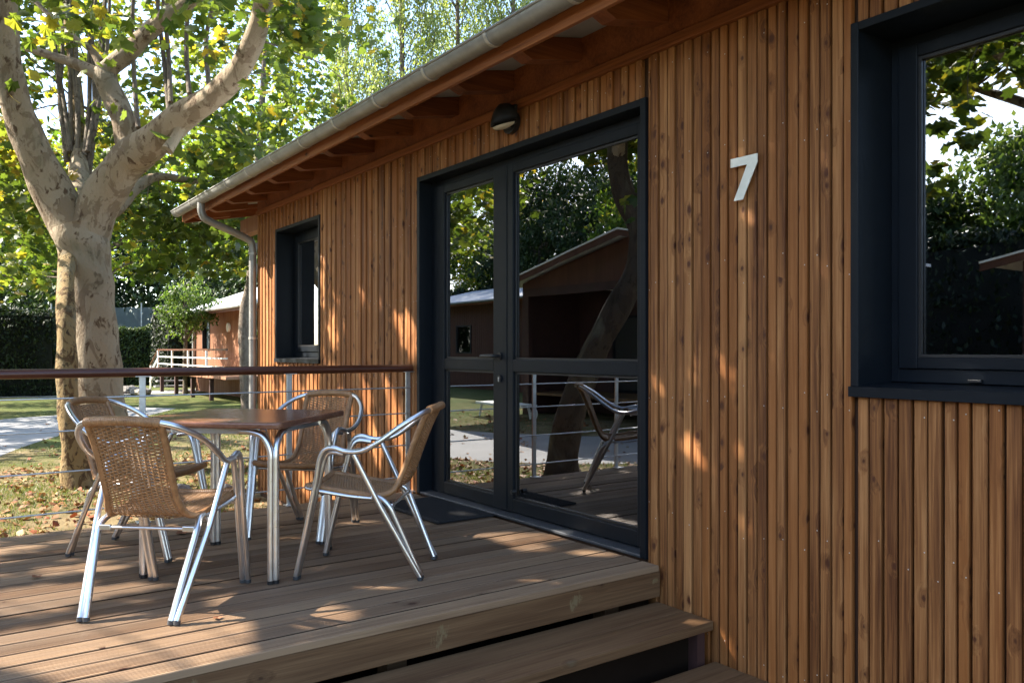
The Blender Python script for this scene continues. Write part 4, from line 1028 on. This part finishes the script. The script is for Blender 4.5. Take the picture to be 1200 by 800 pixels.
# ------------------------------------------------------------------ background trees and hedges
t4 = thing('plane_tree', 'unseen plane tree added beyond the left edge to shade the path', 'tree', (-23, -8.6, G))  # unseen tree, added to cast shade on the path
put(limb_mesh([(-23, -8.6, G - .05, .25), (-23, -8.6, .2, .19), (-22.9, -8.5, 2.4, .16), (-22.8, -8.3, 4.2, .12), (-22.7, -8.2, 6.6, .04)], 12, 4, .05), 'trunk', M['bark'], t4)
cl4 = ellipsoid_clusters((-22.6, -8.1, 5.6), (4.2, 4.2, 2.5), 110, rng, (.5, .8), .3, -.9)
put(twig_mesh([(-22.9, -8.5, 2.6), (-22.8, -8.3, 4.2), (-22.7, -8.2, 6)], cl4, rng), 'branch', M['bark_grey'], t4)['kind'] = 'stuff'
crown_at(t4, cl4, 75, .2, rng)

DARKG = [(0.0, (0.018, 0.036, 0.010)), (0.5, (0.035, 0.062, 0.018)), (1.0, (0.07, 0.10, 0.028))]
MIDG = [(0.0, (0.04, 0.07, 0.02)), (0.5, (0.07, 0.11, 0.03)), (1.0, (0.13, 0.16, 0.05))]
POP = [(0.0, (0.10, 0.135, 0.055)), (0.5, (0.16, 0.20, 0.085)), (1.0, (0.24, 0.27, 0.12))]
BRIGHT = [(0.0, (0.05, 0.09, 0.016)), (0.4, (0.095, 0.155, 0.026)), (0.75, (0.165, 0.205, 0.034)), (1.0, (0.30, 0.25, 0.035))]
def bg_tree(label, x, y, trunk_r, h, crown_c, crown_r, ncl, per, leaf, stops, seed, kind='oval', cr=(.6, 1.1), shell=.3, mat_='leaf', group=None, lean=0.0, bark_='bark_grey', mu=.45, flat=.8):
    rg = np.random.default_rng(seed)
    t = thing('tree', label, 'tree', (x, y, G), group)
    ux = rg.uniform(-.15, .15) + lean
    put(limb_mesh([(x, y, G - .05, trunk_r * 1.4), (x, y, G + .3, trunk_r), (x + ux * .4, y, G + h * .35, trunk_r * .85), (x + ux, y + .05, G + h * .65, trunk_r * .6), (x + ux * 1.4, y, G + h * .96, trunk_r * .15)], 10, 3, .05), 'trunk', M[bark_], t)
    cl = ellipsoid_clusters(crown_c, crown_r, ncl, rg, cr, shell, -1)
    zt = [Vector((x + ux * k, y, G + h * k)) for k in (.45, .6, .75, .9)]
    bm_ = MB()
    for c in cl[::3]:
        p = Vector(c[:3]); s = min(zt, key=lambda q: abs(q.z - p.z + .8)); bm_.tube([s, s.lerp(p, .5) + Vector((0, 0, .2)), p], [trunk_r * .35, trunk_r * .2, trunk_r * .08], 5, res=2, cap=False)
    put(bm_, 'branch', M[bark_], t)
    crown_at(t, cl, per, leaf, rg, kind=kind, m=mat_, stops=stops, mu=mu, flat=flat, clear=bg_clear)
    return t
def bg_clear(c):
    return ~((c[:, 1] > -.9) & (c[:, 0] > -10.6) & (c[:, 2] < 5.5))
# bright low planes across the lawn, behind the trunk
for i, (px, d, z, rx, rz_, n, lab) in enumerate((
        (-60, 21, 4.6, 3.4, 3.0, 80, 'yellow-green plane tree with low branches over the dark hedge on the left'),
        (112, 24, 5.2, 2.9, 2.9, 70, 'bright plane tree glowing yellow directly behind the forked trunk'),
        (312, 25, 6.2, 3.3, 2.9, 75, 'green plane tree rising behind the neighbouring cabin roof'),
        (-130, 24, 5.2, 3.4, 3.2, 60, 'broad plane tree at the far left edge of the lawn'))):
    p = at(px, 410, d)
    bg_tree(lab, p.x, p.y, .17, z + 2.2, (p.x, p.y, z), (rx, rx, rz_), n, 95, .17, BRIGHT, 100 + i, kind='plane', group=None, mu=.5)
# tall poplars far behind the roof
for i, (px, d, h, lab) in enumerate(((405, 34, 21, 'tall loose poplar left of the gap above the gutter'), (470, 33, 23, 'tall pale poplar in the middle above the gutter'), (535, 36, 24, 'tall poplar third from the left above the gutter'), (600, 34, 24, 'tall poplar nearest the roof at the top edge'), (665, 37, 25, 'tall poplar mostly hidden behind the roof'))):
    p = at(px, 410, d); rg = np.random.default_rng(300 + i)
    t = thing('poplar_tree', lab, 'tree', (p.x, p.y, G))
    put(limb_mesh([(p.x, p.y, G - .1, .26), (p.x, p.y, 2, .2), (p.x + .1, p.y, h * .5, .11), (p.x, p.y, h, .03)], 8, 3), 'trunk', M['bark_grey'], t)
    bm_ = MB(); cl = []
    for k in range(62):
        z = rg.uniform(3, h * .95); a = rg.uniform(0, 2 * np.pi); L = (1.0 - (z / h)) * 3.2 + .9
        tip = Vector((p.x + math.cos(a) * L * .55, p.y + math.sin(a) * L * .55, z + L * 1.5)); s_ = Vector((p.x, p.y, z))
        bm_.tube([s_, s_.lerp(tip, .5) + Vector((math.cos(a) * .3, math.sin(a) * .3, -.15)), tip], [.03, .02, .006], 5, res=2, cap=False)
        for u in (.45, .7, .95): q_ = s_.lerp(tip, u); cl.append((q_.x, q_.y, q_.z, rg.uniform(.35, .75)))
    put(bm_, 'branch', M['bark_grey'], t)
    crown_at(t, cl, 115, .16, rg, kind='oval', stops=POP, droop=1.0, flat=1.3, clear=bg_clear, mu=.5)
# darker trees closing the view behind the far cabin and the net
for i, (px, d, z, rx, rz_, n, lab) in enumerate((
        (95, 44, 5.0, 4.2, 5.0, 70, 'distant dark green tree behind the pale mesh screen'), (185, 46, 4.6, 4.0, 4.8, 70, 'distant dark tree to the left of the far cabin'),
        (270, 44, 4.2, 4.0, 4.6, 70, 'distant dark tree right behind the far cabin roof'), (330, 42, 5.2, 4.0, 5.2, 70, 'distant tree hidden behind the slatted wall corner'), (0, 46, 5.0, 4.4, 5.2, 70, 'distant tree behind the dark hedge'), (-90, 44, 5, 4.4, 5.0, 60, 'distant tree at the end of the dark hedge'))):
    p = at(px, 410, d)
    bg_tree(lab, p.x, p.y, .22, z + 4, (p.x, p.y, z), (rx, rx, rz_), n, 150, .33, DARKG, 500 + i, kind='oval', cr=(.8, 1.5), shell=.35, mat_='needle')

def hedge(label, p0, p1, thick, z1, n, stops, seed, leaf=.10, mu=.45):
    rg = np.random.default_rng(seed)
    a = Vector((p0[0], p0[1], 0)); b = Vector((p1[0], p1[1], 0)); L = (b - a).length; d = (b - a) / L; nrm = Vector((-d.y, d.x, 0))
    t = thing('hedge', label, 'hedge', (a.x, a.y, G))
    nx, nz = max(6, int(L / .8)), 7
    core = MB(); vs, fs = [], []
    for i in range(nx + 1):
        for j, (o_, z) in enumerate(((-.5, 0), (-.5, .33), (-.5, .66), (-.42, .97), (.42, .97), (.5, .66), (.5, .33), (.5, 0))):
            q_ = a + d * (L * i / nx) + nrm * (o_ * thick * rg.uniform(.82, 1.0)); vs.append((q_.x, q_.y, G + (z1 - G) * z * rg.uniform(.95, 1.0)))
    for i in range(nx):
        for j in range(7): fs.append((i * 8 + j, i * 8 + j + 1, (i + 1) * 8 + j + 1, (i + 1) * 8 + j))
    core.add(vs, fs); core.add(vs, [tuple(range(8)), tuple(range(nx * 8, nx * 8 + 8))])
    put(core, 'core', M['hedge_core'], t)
    u = rg.uniform(0, L, n); face = rg.uniform(0, 1, n); zz = rg.uniform(0, 1, n); off = np.where(face < .42, -.5, np.where(face < .6, .5, rg.uniform(-.5, .5, n)))
    zz = np.where(face >= .6, 1.0, zz) + rg.normal(0, .012, n)
    ends = rg.uniform(0, 1, n) < min(.25, 2 * thick / L); u = np.where(ends, np.where(rg.uniform(0, 1, n) < .5, -.05, L + .05), u); zz = np.where(ends, rg.uniform(0, 1, n), zz); off = np.where(ends, rg.uniform(-.5, .5, n), off)
    lump = .10 * np.sin(u * 1.7 + seed) + .07 * np.sin(u * 4.1 + zz * 6)
    cen = np.stack([a.x + d.x * u + nrm.x * off * (thick + lump + rg.normal(.04, .06, n)), a.y + d.y * u + nrm.y * off * (thick + lump + rg.normal(.04, .06, n)), G + (z1 + lump * .8 - G) * zz + rg.normal(0, .05, n)], 1)
    col = palette(n, rg, stops, mu, .28)
    fr = rot_frames(n, .9, rg)
    o = link('foliage', leaves_mesh('foliage', cen, fr, leaf * rg.uniform(.6, 1.4, n), col, 'oval', M['needle']), t, kind='stuff'); o.matrix_parent_inverse = Matrix.Translation(t.location).inverted()
    return t
DK = [(0.0, (0.010, 0.018, 0.006)), (0.6, (0.020, 0.034, 0.011)), (1.0, (0.04, 0.06, 0.018))]
a = at(-260, 410, 27); b = at(66, 410, 29.5); hedge('tall dark clipped hedge on the left behind the path', a, b, 1.4, 2.45, 16000, DK, 41, .13)
a = at(128, 410, 38); b = at(204, 410, 39); hedge('lower green hedge between the plane trunk and the far cabin', a, b, 1.2, 2.05, 9000, [(0, (.03, .055, .015)), (1, (.09, .125, .035))], 42, .13, .5)
a = at(188, 410, 36); b = at(236, 410, 37.5); hedge('dark bush mass beside the steps of the far cabin', a, b, 1.6, 2.9, 7000, DK, 43, .14)
a = at(60, 410, 41); b = at(200, 410, 42); d_ = (b - a)
net = thing('windbreak_screen', 'pale blue-grey mesh screen above the green hedge', 'fence', (a.x, a.y, G))
nb = MB(); n_ = Vector((-d_.y, d_.x, 0)).normalized() * .015
q0, q1 = [Vector((v.x, v.y, 0)) for v in (a, b)]
vs = []; fs = []
for i in range(25):
    m_ = q0.lerp(q1, i / 24) + n_ * (3 * math.sin(i * 1.9)); vs += [(m_.x, m_.y, G), (m_.x, m_.y, 3.3 - .06 * abs(math.sin(i * .8)))]
for i in range(24): fs.append((2 * i, 2 * i + 2, 2 * i + 3, 2 * i + 1))
nb.add(vs, fs, True); put(nb, 'mesh_cloth', M['net'], net)
for i in range(0, 25, 6):
    m_ = q0.lerp(q1, i / 24) + n_ * 2; put(MB().tube([(m_.x, m_.y, G), (m_.x, m_.y, 3.5)], .04, 8), 'post', M['steel'], net)
m0 = q0 + n_ * 6; m1 = q1 + n_ * 6; put(MB().tube([(m0.x, m0.y, 2.12), (m1.x, m1.y, 2.12)], .03, 6), 'rail_wire', M['white'], net)

# young staked tree and the leaning trunk by the wall corner
p = ong(217, 463)
bg_tree('young leafy tree with a thin stem in front of the far cabin', p.x, p.y, .085, 4.2, (p.x - .2, p.y, 2.55), (1.25, 1.25, 1.15), 34, 110, .14, [(0, (.03, .060, .016)), (.6, (.055, .092, .026)), (1, (.095, .125, .035))], 61, kind='oval', cr=(.3, .5))
dR = 1.64 * 951 / 78
rt = thing('tree', 'grey leaning tree trunk directly left of the downpipe', 'tree', tuple(ong(291, 488)))
put(limb_mesh(pl([(291, 492, dR, 10), (290, 470, dR, 7.5), (288, 430, dR, 7), (286, 390, dR, 6.6), (288, 360, dR, 6.2), (294, 330, dR, 5.8), (297, 290, dR, 5.4), (299, 240, dR, 5), (305, 160, dR, 4), (310, 60, dR, 2.5)]), 12, 4, .05), 'trunk', M['bark_grey'], rt)
p = at(310, 120, dR)
clr = ellipsoid_clusters((p.x, p.y, 7.2), (2.2, 2.2, 2.6), 45, rng, (.5, .8), .3, -1)
for px, py in ((290, 270), (270, 310), (250, 300), (300, 255), (282, 300), (262, 280)): q_ = at(px, py, dR - .5); clr.append((q_.x, q_.y, q_.z, .5))
put(twig_mesh([at(299, 240, dR), at(305, 160, dR), at(310, 60, dR)], clr, rng), 'twigs', M['bark_grey'], rt)['kind'] = 'stuff'
crown_at(rt, clr, 60, .19, rng, mu=.5, clear=bg_clear)

# ------------------------------------------------------------------ neighbouring cabins
def far_cabin(label, loc, rot, L, Dp, eave, wall_m, wins=(), doors=(), over=.6, gable_over=.9, sl=R(12), name='cabin', porch=None, zb=G):
    """local frame: front wall on y = 0 facing -y from x = 0 to L, ridge along x"""
    t = thing(name, label, 'cabin', loc, rot=rot)
    holes = [(x0, x1, z0, z1) for x0, x1, z0, z1 in list(wins) + list(doors)]
    xs_ = sorted({0, L, *[h[0] for h in holes], *[h[1] for h in holes]})
    wl = MB(); e = eave - .03
    for a_, b_ in zip(xs_[:-1], xs_[1:]):
        hh = [h for h in holes if h[0] <= a_ + 1e-6 and h[1] >= b_ - 1e-6]
        if hh: 
            if hh[0][2] > 0: wl.box(a_, b_, 0, .12, 0, hh[0][2])
            wl.box(a_, b_, 0, .12, hh[0][3], e)
        else: wl.box(a_, b_, 0, .12, 0, e)
    ridge = e + math.tan(sl) * Dp / 2
    for x0, x1 in ((0, .12), (L - .12, L)):
        wl.prism([(.122, 0), (Dp, 0), (Dp, e), (Dp / 2, ridge), (.122, e + .02)], 'x', x0, x1)
    wl.box(.12, L - .12, Dp - .12, Dp - .002, 0, e)
    wl.build('wall', wall_m, t)
    # board joints: thin battens standing proud of the face
    bt = MB(); nb_ = int(L / .14)
    for i in range(nb_ + 1):
        xx = min(L - .01, i * .14)
        z0_ = 0; z1_ = e
        hh = [h for h in holes if h[0] - .03 < xx < h[1] + .03]
        if hh:
            if hh[0][2] > 0: bt.box(xx - .02, xx + .02, -.014, -.001, 0, hh[0][2] - .03)
            bt.box(xx - .02, xx + .02, -.014, -.001, hh[0][3] + .03, e)
        else: bt.box(xx - .02, xx + .02, -.014, -.001, 0, e)
    o = bt.build('batten', wall_m, t, kind='stuff')
    rf = MB(); k = math.tan(sl); y0 = -over; 
    rf.prism([(y0, eave - over * k + .0), (Dp / 2, eave + Dp / 2 * k), (Dp + over, eave - over * k), (Dp + over, eave - over * k + .07), (Dp / 2, eave + Dp / 2 * k + .07), (y0, eave - over * k + .07)], 'x', -gable_over, L + gable_over)
    ro = rf.build('roof', M['roof'], t)
    fb = MB(); fb.box(-gable_over, L + gable_over, y0 - .025, y0 - .002, eave - over * k - .12, eave - over * k + .04)
    fb.build('fascia', M['rafter'], ro)
    MB().tube([(-gable_over, y0 - .09, eave - over * k + .0), (L + gable_over, y0 - .09, eave - over * k + .0)], .06, 8).build('gutter', M['zinc'], ro)
    for x0, x1, z0, z1 in wins:
        wm = MB(); frame_ring(wm, x0, x1, z0, z1, .06, -.03, .1, 0); wo = wm.build('window', M['anthracite'], t)
        MB().box(x0 + .06, x1 - .06, .05, .06, z0 + .06, z1 - .06).build('pane', M['glass'], wo)
        MB().box(x0 + .05, x1 - .05, .105, .118, z0 + .05, z1 - .05).build('blind', M['black'], wo)
    for x0, x1, z0, z1 in doors:
        wm = MB(); frame_ring(wm, x0, x1, z0 + .005, z1, .09, -.03, .1, 0); wo = wm.build('door', M['anthracite'], t)
        MB().box(x0 + .09, x1 - .09, .05, .06, z0 + .09, z1 - .09).build('pane', M['glass'], wo)
        MB().box(x0 + .05, x1 - .05, .105, .118, z0 + .05, z1 - .05).build('blind', M['black'], wo)
    return t
c8 = far_cabin('neighbouring wooden cabin with white roof seen beyond the lawn', (-34.2, 5.75, G), 0, 9.0, 5.6, 3.28, M['far_slat'], wins=[(1.0, 2.05, 1.62, 2.85)], doors=[(6.6, 8.8, .84, 2.9)], sl=R(20))
MB().tube([(4.55, -.02, 2.45), (4.55, -.09, 2.45)], .16, 14).build('lamp', M['white'], c8)
MB().box(5.85, 6.08, -.03, -.016, 1.95, 2.42).build('number_panel', M['white'], c8)
MB().tube([(-.05, -.09, 0), (-.05, -.09, 3.1)], .06, 8).build('downpipe', M['zinc'], c8)
# its deck, steps and railing
dk8 = thing('terrace', 'pale deck with steps and white railing in front of the far cabin', 'deck', (-34.2, 5.75, G))
MB().box(0, 9.2, -1.5, -.04, .74, .83).build('deck_floor', M['far_slat'], dk8)
for xx in (.2, 2.5, 4.8, 7.1): MB().box(xx, xx + .12, -1.42, -1.3, 0, .74).build('post', M['far_dark'], dk8)
rl8 = MB(); rl8.box(0, 9.2, -1.49, -1.43, 1.62, 1.68); rl8.build('handrail', M['rail'], dk8)
for xx in (0.0, 2.3, 4.6, 6.9): MB().box(xx, xx + .07, -1.485, -1.43, .83, 1.62).build('rail_post', M['white'], dk8)
for zz in (1.09, 1.36): MB().box(.07, 9.2, -1.47, -1.445, zz, zz + .04).build('rail_bar', M['white'], dk8)
for k_ in range(3): MB().box(-.35 * (k_ + 1), -.35 * k_ - .01, -1.4, -.3, .58 - .22 * k_, .64 - .22 * k_).build('step', M['path'], dk8)
for zo in (.0, .34, .68):
    MB().tube([(-.01, -1.46, 1.62 - zo * .95), (-1.35, -1.46, 1.00 - zo * .95)], .035, 6).build('stair_rail', M['white'] if zo else M['rail'], dk8)
for xx in (-1.3,): MB().box(xx, xx + .06, -1.485, -1.43, 0, 1.02).build('rail_post', M['white'], dk8)
pb = thing('rock_pile', 'low heap of grey stones beneath the far terrace edge', 'stones', (-33.2, 3.2, G))
qr = random.Random(8)
def rock_mesh(seed, r):
    q_ = random.Random(seed); bm = bmesh.new(); bmesh.ops.create_icosphere(bm, subdivisions=2, radius=1)
    for v in bm.verts: v.co *= r * (1 + .22 * math.sin(v.co.x * 5 + seed) * math.cos(v.co.y * 4 + seed) + q_.uniform(-.06, .06)); v.co.z *= .65
    me = bpy.data.meshes.new('stone'); bm.to_mesh(me); bm.free(); me.materials.append(M['stone']); return me
rk = [rock_mesh(i, .22) for i in range(3)]
for i in range(16):
    o = link('stone', rk[i % 3], pb, loc=(-1.2 + i * .24 + qr.uniform(-.05, .05), qr.uniform(-.25, .25), .08 + qr.uniform(0, .1)))
for i, (x_, y_, s_, lab) in enumerate(((-9.55, -.75, .55, 'rounded grey stone on the ground at the foot of the wall corner'), (-9.0, -.40, .75, 'dark stone against the wall base under the railing'))):
    o = link('stone', rk[i], None, loc=(x_, y_, G + .07), label=lab, category='stone'); o.scale = (s_, s_, s_); o.rotation_euler.z = i

# cabins across the path: seen mirrored in the glass
def gable_cabin(X0, X1, Y, lab):
    t = thing('cabin', lab, 'cabin', (X1, Y, G), rot=math.pi)
    W_ = X1 - X0; Dp = 3.2 if X0 < -10 else 6.0; e = 3.28 if X0 < -10 else 3.12; rg_ = e + W_ / 2 * math.tan(R(11.5)); ins = .55
    wl = MB(); wl.box(ins, ins + 1.2, 0, .12, 0, e - .1); wl.box(W_ - ins - .25, W_ - ins, 0, .12, 0, e - .1)
    wl.box(ins, W_ - ins, 1.8, 1.95, 0, e - .12); wl.box(ins, ins + .12, .122, Dp, 0, e); wl.box(W_ - ins - .12, W_ - ins, .122, Dp, 0, e); wl.box(ins + .12, W_ - ins - .12, Dp - .12, Dp, 0, e)
    wl.build('wall', M['far_dark'], t)
    g_ = MB(); g_.prism([(ins, e - .1), (W_ - ins, e - .1), (W_ - ins, e + ins * math.tan(R(11.5)) - .05), (W_ / 2, rg_ - .06), (ins, e + ins * math.tan(R(11.5)) - .05)], 'y', .0, .10)
    g_.build('gable', M['far_red'], t)
    MB().box(ins + 1.2, W_ - ins - .25, -.04, -.002, e - .30, e - .1).build('beam', M['far_dark'], t)
    MB().box(ins + .12, W_ - ins - .12, .12, 1.8, .50, .56).build('porch_floor', M['fascia'], t)
    rf = MB(); k = math.tan(R(11.5)); rf.prism([(0, e), (W_ / 2, rg_), (W_, e), (W_, e + .06), (W_ / 2, rg_ + .06), (0, e + .06)], 'y', -.35, Dp + .4)
    ro = rf.build('roof', M['roof'], t)
    vbm = MB()
    for a_, b_ in ((0, W_ / 2), (W_, W_ / 2)): vbm.prism([(a_, e - .10), (b_, rg_ - .10), (b_, rg_ + .03), (a_, e + .03)], 'y', -.385, -.352)
    vbm.build('verge_board', M['far_red'], ro)
    cov = MB()
    for a_, b_ in ((0, W_ / 2), (W_, W_ / 2)): cov.prism([(a_, e + .032), (b_, rg_ + .032), (b_, rg_ + .07), (a_, e + .07)], 'y', -.41, -.351)
    cov.build('verge_trim', M['white'], ro)
    for x0 in (2.5, 5.6):
        wm = MB(); frame_ring(wm, x0, x0 + 1.4, .57, 2.5, .07, 1.74, 1.798, 0); wo = wm.build('door', M['anthracite'], t)
        MB().box(x0 + .07, x0 + 1.33, 1.77, 1.78, .64, 2.43).build('pane', M['black'], wo)
    return t
gable_cabin(-17.35, -8.3, -9.2, 'dark gabled cabin across the path, mirrored in the right door pane')
far_cabin('red-brown cabin with white roof mirrored in the left door leaf', (-21.0, -15.5, G), math.pi, 12.0, 6.5, 3.75, M['far_red'], wins=[(2.6, 3.9, 1.5, 2.7), (8, 9.2, 1.5, 2.7)], sl=R(13))
gable_cabin(-6.85, 2.4, -12.0, 'cabin across the lawn whose roof corner shows in the right window')
# sun lounger on the grass in front of it
lg = thing('sun_lounger', 'white slatted sun lounger on the grass, mirrored in the glass door', 'sun lounger', (-16.1, -8.15, G), rot=R(8))
for yy in (-.33, .33): MB().box(-.95, .95, yy - .03, yy + .03, .30, .36, .01).build('side_rail', M['white'], lg)
for i in range(16):
    MB().box(-.92 + i * .117, -.92 + i * .117 + .085, -.30, .30, .335, .355, .004).build('slat', M['white'], lg)
for xx in (-.78, .72):
    for yy in (-.31, .31): MB().tube([(xx, yy, .0), (xx * .92, yy, .18), (xx * .82, yy, .31)], [.028, .03, .035], 8).build('leg', M['white'], lg)
MB().tube([(.84, -.33, .14), (.84, -.36, .14)], .13, 14).build('wheel', M['white'], lg)
# white garden chair on the porch
gc = thing('garden_chair', 'white plastic garden chair on the porch, mirrored in the right door pane', 'chair', (-10.1, -8.75, G), rot=R(200))
MB().box(-.24, .24, -.24, .24, .40, .44, .015).build('seat', M['white'], gc)
for i in range(5): MB().box(-.21 + i * .086, -.21 + i * .086 + .06, .225, .25, .50, .92, .006).build('back_slat', M['white'], gc)
bk = MB(); bk.box(-.25, .25, .22, .255, .92, .98, .01); bk.box(-.25, .25, .22, .255, .44, .50, .01); bk.build('back_frame', M['white'], gc)
for xx in (-.22, .22):
    for yy in (-.22, .22): MB().tube([(xx * 1.1, yy * 1.15, 0), (xx, yy, .41)], [.02, .026], 8).build('leg', M['white'], gc)
    MB().tube([(xx * 1.1, .23, .64), (xx * 1.15, -.1, .65), (xx * 1.1, -.24, .62), (xx, -.23, .42)], .02, 8, res=3).build('armrest', M['white'], gc)
# trees closing the view on that side
for i, (x_, y_, h, z, rx, rz_, n, lab) in enumerate((
        (-24.5, -22.6, 10.5, 5.6, 3.4, 5.2, 80, 'tall tree behind the right end of the red-brown cabin'), (-29, -23.6, 11.5, 6.0, 3.6, 5.8, 80, 'tall dark tree in the middle of the row behind the red-brown cabin'), (-33.5, -22.8, 11, 5.8, 3.6, 5.4, 80, 'dark tree behind the left end of the red-brown cabin'),
        (-38.5, -24, 11.5, 6.0, 3.8, 5.6, 80, 'yellowing tree at the end of the row behind the red-brown cabin'), (-44, -22, 11.5, 6.0, 4.0, 5.6, 80, 'tree standing alone beyond the row behind the red-brown cabin'), (-33, -30, 14, 7.4, 4.4, 6.6, 80, 'taller tree rising behind the row of dark trees'), (-42, -31, 14, 7.4, 4.4, 6.6, 80, 'second taller tree rising behind the row of dark trees'),
        (-13.2, -21.5, 6.6, 3.4, 2.8, 3.2, 70, 'low dark tree mirrored at the left of the right window'), (-9.4, -22, 8.2, 4.0, 2.9, 4.0, 80, 'pointed dark tree mirrored in the right window'), (-5.2, -21.6, 8.6, 4.4, 3.0, 4.2, 60, 'tree beyond the cabin behind the viewer'))):
    bg_tree(lab, x_, y_, .2, h, (x_, y_, z), (rx, rx, rz_), int(n * 1.7), 120, .26, MIDG if i == 8 else DARKG if i not in (0, 3) else BRIGHT, 700 + i, kind='oval', cr=(.7, 1.2), mat_='needle' if i not in (0, 3, 8) else 'leaf')
hedge('long dark hedge across the lawn behind the cabins', (12, -18.4), (-48, -20.0), 1.6, 4.0, 34000, DK, 77, .17)

# ------------------------------------------------------------------ leaf litter and grass
rl_ = np.random.default_rng(90)
def scatter(n, boxes, wts):
    i = rl_.choice(len(boxes), n, p=np.array(wts) / sum(wts)); b_ = np.array(boxes)[i]
    x_ = b_[:, 0] + (b_[:, 1] - b_[:, 0]) * rl_.uniform(0, 1, n); y_ = b_[:, 2] + (b_[:, 3] - b_[:, 2]) * rl_.uniform(0, 1, n); return x_, y_
from mathutils.geometry import intersect_point_line
pe = near_edge + far_edge
def inside(px_, py_):
    r = np.zeros(len(px_), bool); n = len(pe)
    for i in range(n):
        (xa, ya), (xb, yb) = pe[i], pe[(i + 1) % n]
        c = ((ya > py_) != (yb > py_)) & (px_ < (xb - xa) * (py_ - ya) / (yb - ya + 1e-12) + xa); r ^= c
    return r
n = 5200; x_, y_ = scatter(n, [(-13, -5.6, -6, .6), (-22, -9.2, -4, 5.5), (-19, -5, -9, -3)], [.6, .2, .2])
dry = [(0, (.09, .035, .014)), (.35, (.21, .085, .030)), (.7, (.28, .15, .06)), (.9, (.36, .26, .11)), (1, (.28, .075, .03))]
k = ~inside(x_, y_) | (rl_.uniform(0, 1, n) < .10); k &= ~((x_ > -5.6) & (y_ > -3.8)); k &= ~((y_ > -.05) & (x_ > -9.2)); x_, y_ = x_[k], y_[k]; n = len(x_)
cen = np.stack([x_, y_, np.full(n, G + .022)], 1)
fr = rot_frames(n, .15, rl_)
link('leaf_litter', leaves_mesh('leaf_litter', cen, fr,   .078 * rl_.uniform(.45, 1.4, n), palette(n, rl_, dry, .5, .3), 'dry', M['litter']), None, kind='stuff', label='dry brown and orange leaves scattered on the lawn below the planes', category='leaf litter')
n = 90000; x_, y_ = scatter(n, [(-12, -5.6, -5, .8), (-20, -9.2, -3.5, 4.5), (-24, -12, -1, 7), (-18, -6, -9, -4.5)], [.42, .28, .18, .12])
cl_ = np.sin(x_ * 2.3 + np.sin(y_ * 1.7) * 2) + np.sin(y_ * 3.1 + x_) + rl_.normal(0, .9, n)
k = (cl_ > .1) & ~inside(x_, y_) & ~((x_ > -5.6) & (y_ > -3.8)) & ~((y_ > -.1) & (x_ > -9.2)); x_, y_ = x_[k], y_[k]; n = len(x_)
hh = rl_.uniform(.02, .06, n); az = rl_.uniform(0, 2 * np.pi, n); wv = .004 + .003 * rl_.uniform(0, 1, n); ln = rl_.normal(0, .025, (n, 2))
V = np.zeros((n, 3, 3)); V[:, 0] = np.stack([x_ - np.cos(az) * wv, y_ - np.sin(az) * wv, np.full(n, G - .002)], 1); V[:, 1] = np.stack([x_ + np.cos(az) * wv, y_ + np.sin(az) * wv, np.full(n, G - .002)], 1); V[:, 2] = np.stack([x_ + ln[:, 0], y_ + ln[:, 1], G + hh], 1)
gcol = palette(n, rl_, [(0, (.05, .085, .018)), (.5, (.11, .145, .035)), (1, (.24, .21, .09))], .5, .3)
link('grass', fast_mesh('grass', V.reshape(-1, 3), np.arange(n * 3), 3, M['blade'], np.repeat(gcol, 3, 0)), None, kind='stuff', label='short patchy grass growing through the leaf litter', category='grass')
# single leaves lying on the deck
vd, fd = LEAF['dry']
dl = MB().add(vd, [tuple(f) for f in fd]).mesh('fallen_leaf', M['dry_one'])
for i, (px, py, s_, lab) in enumerate(((212, 626, .075, 'reddish dry leaf on the deck behind the nearest chair legs'), (43, 677, .05, 'small dry leaf alone on the left of the deck'), (255, 725, .04, 'tiny curled leaf on the deck right of the nearest chair leg'))):
    p = z0p(px, py); o = link('fallen_leaf', dl, None, loc=(p[0], p[1], .004), label=lab, category='leaf', group='dry leaves lying on the deck'); o.scale = (s_, s_, s_); o.rotation_euler = (0, 0, i * 2.1)
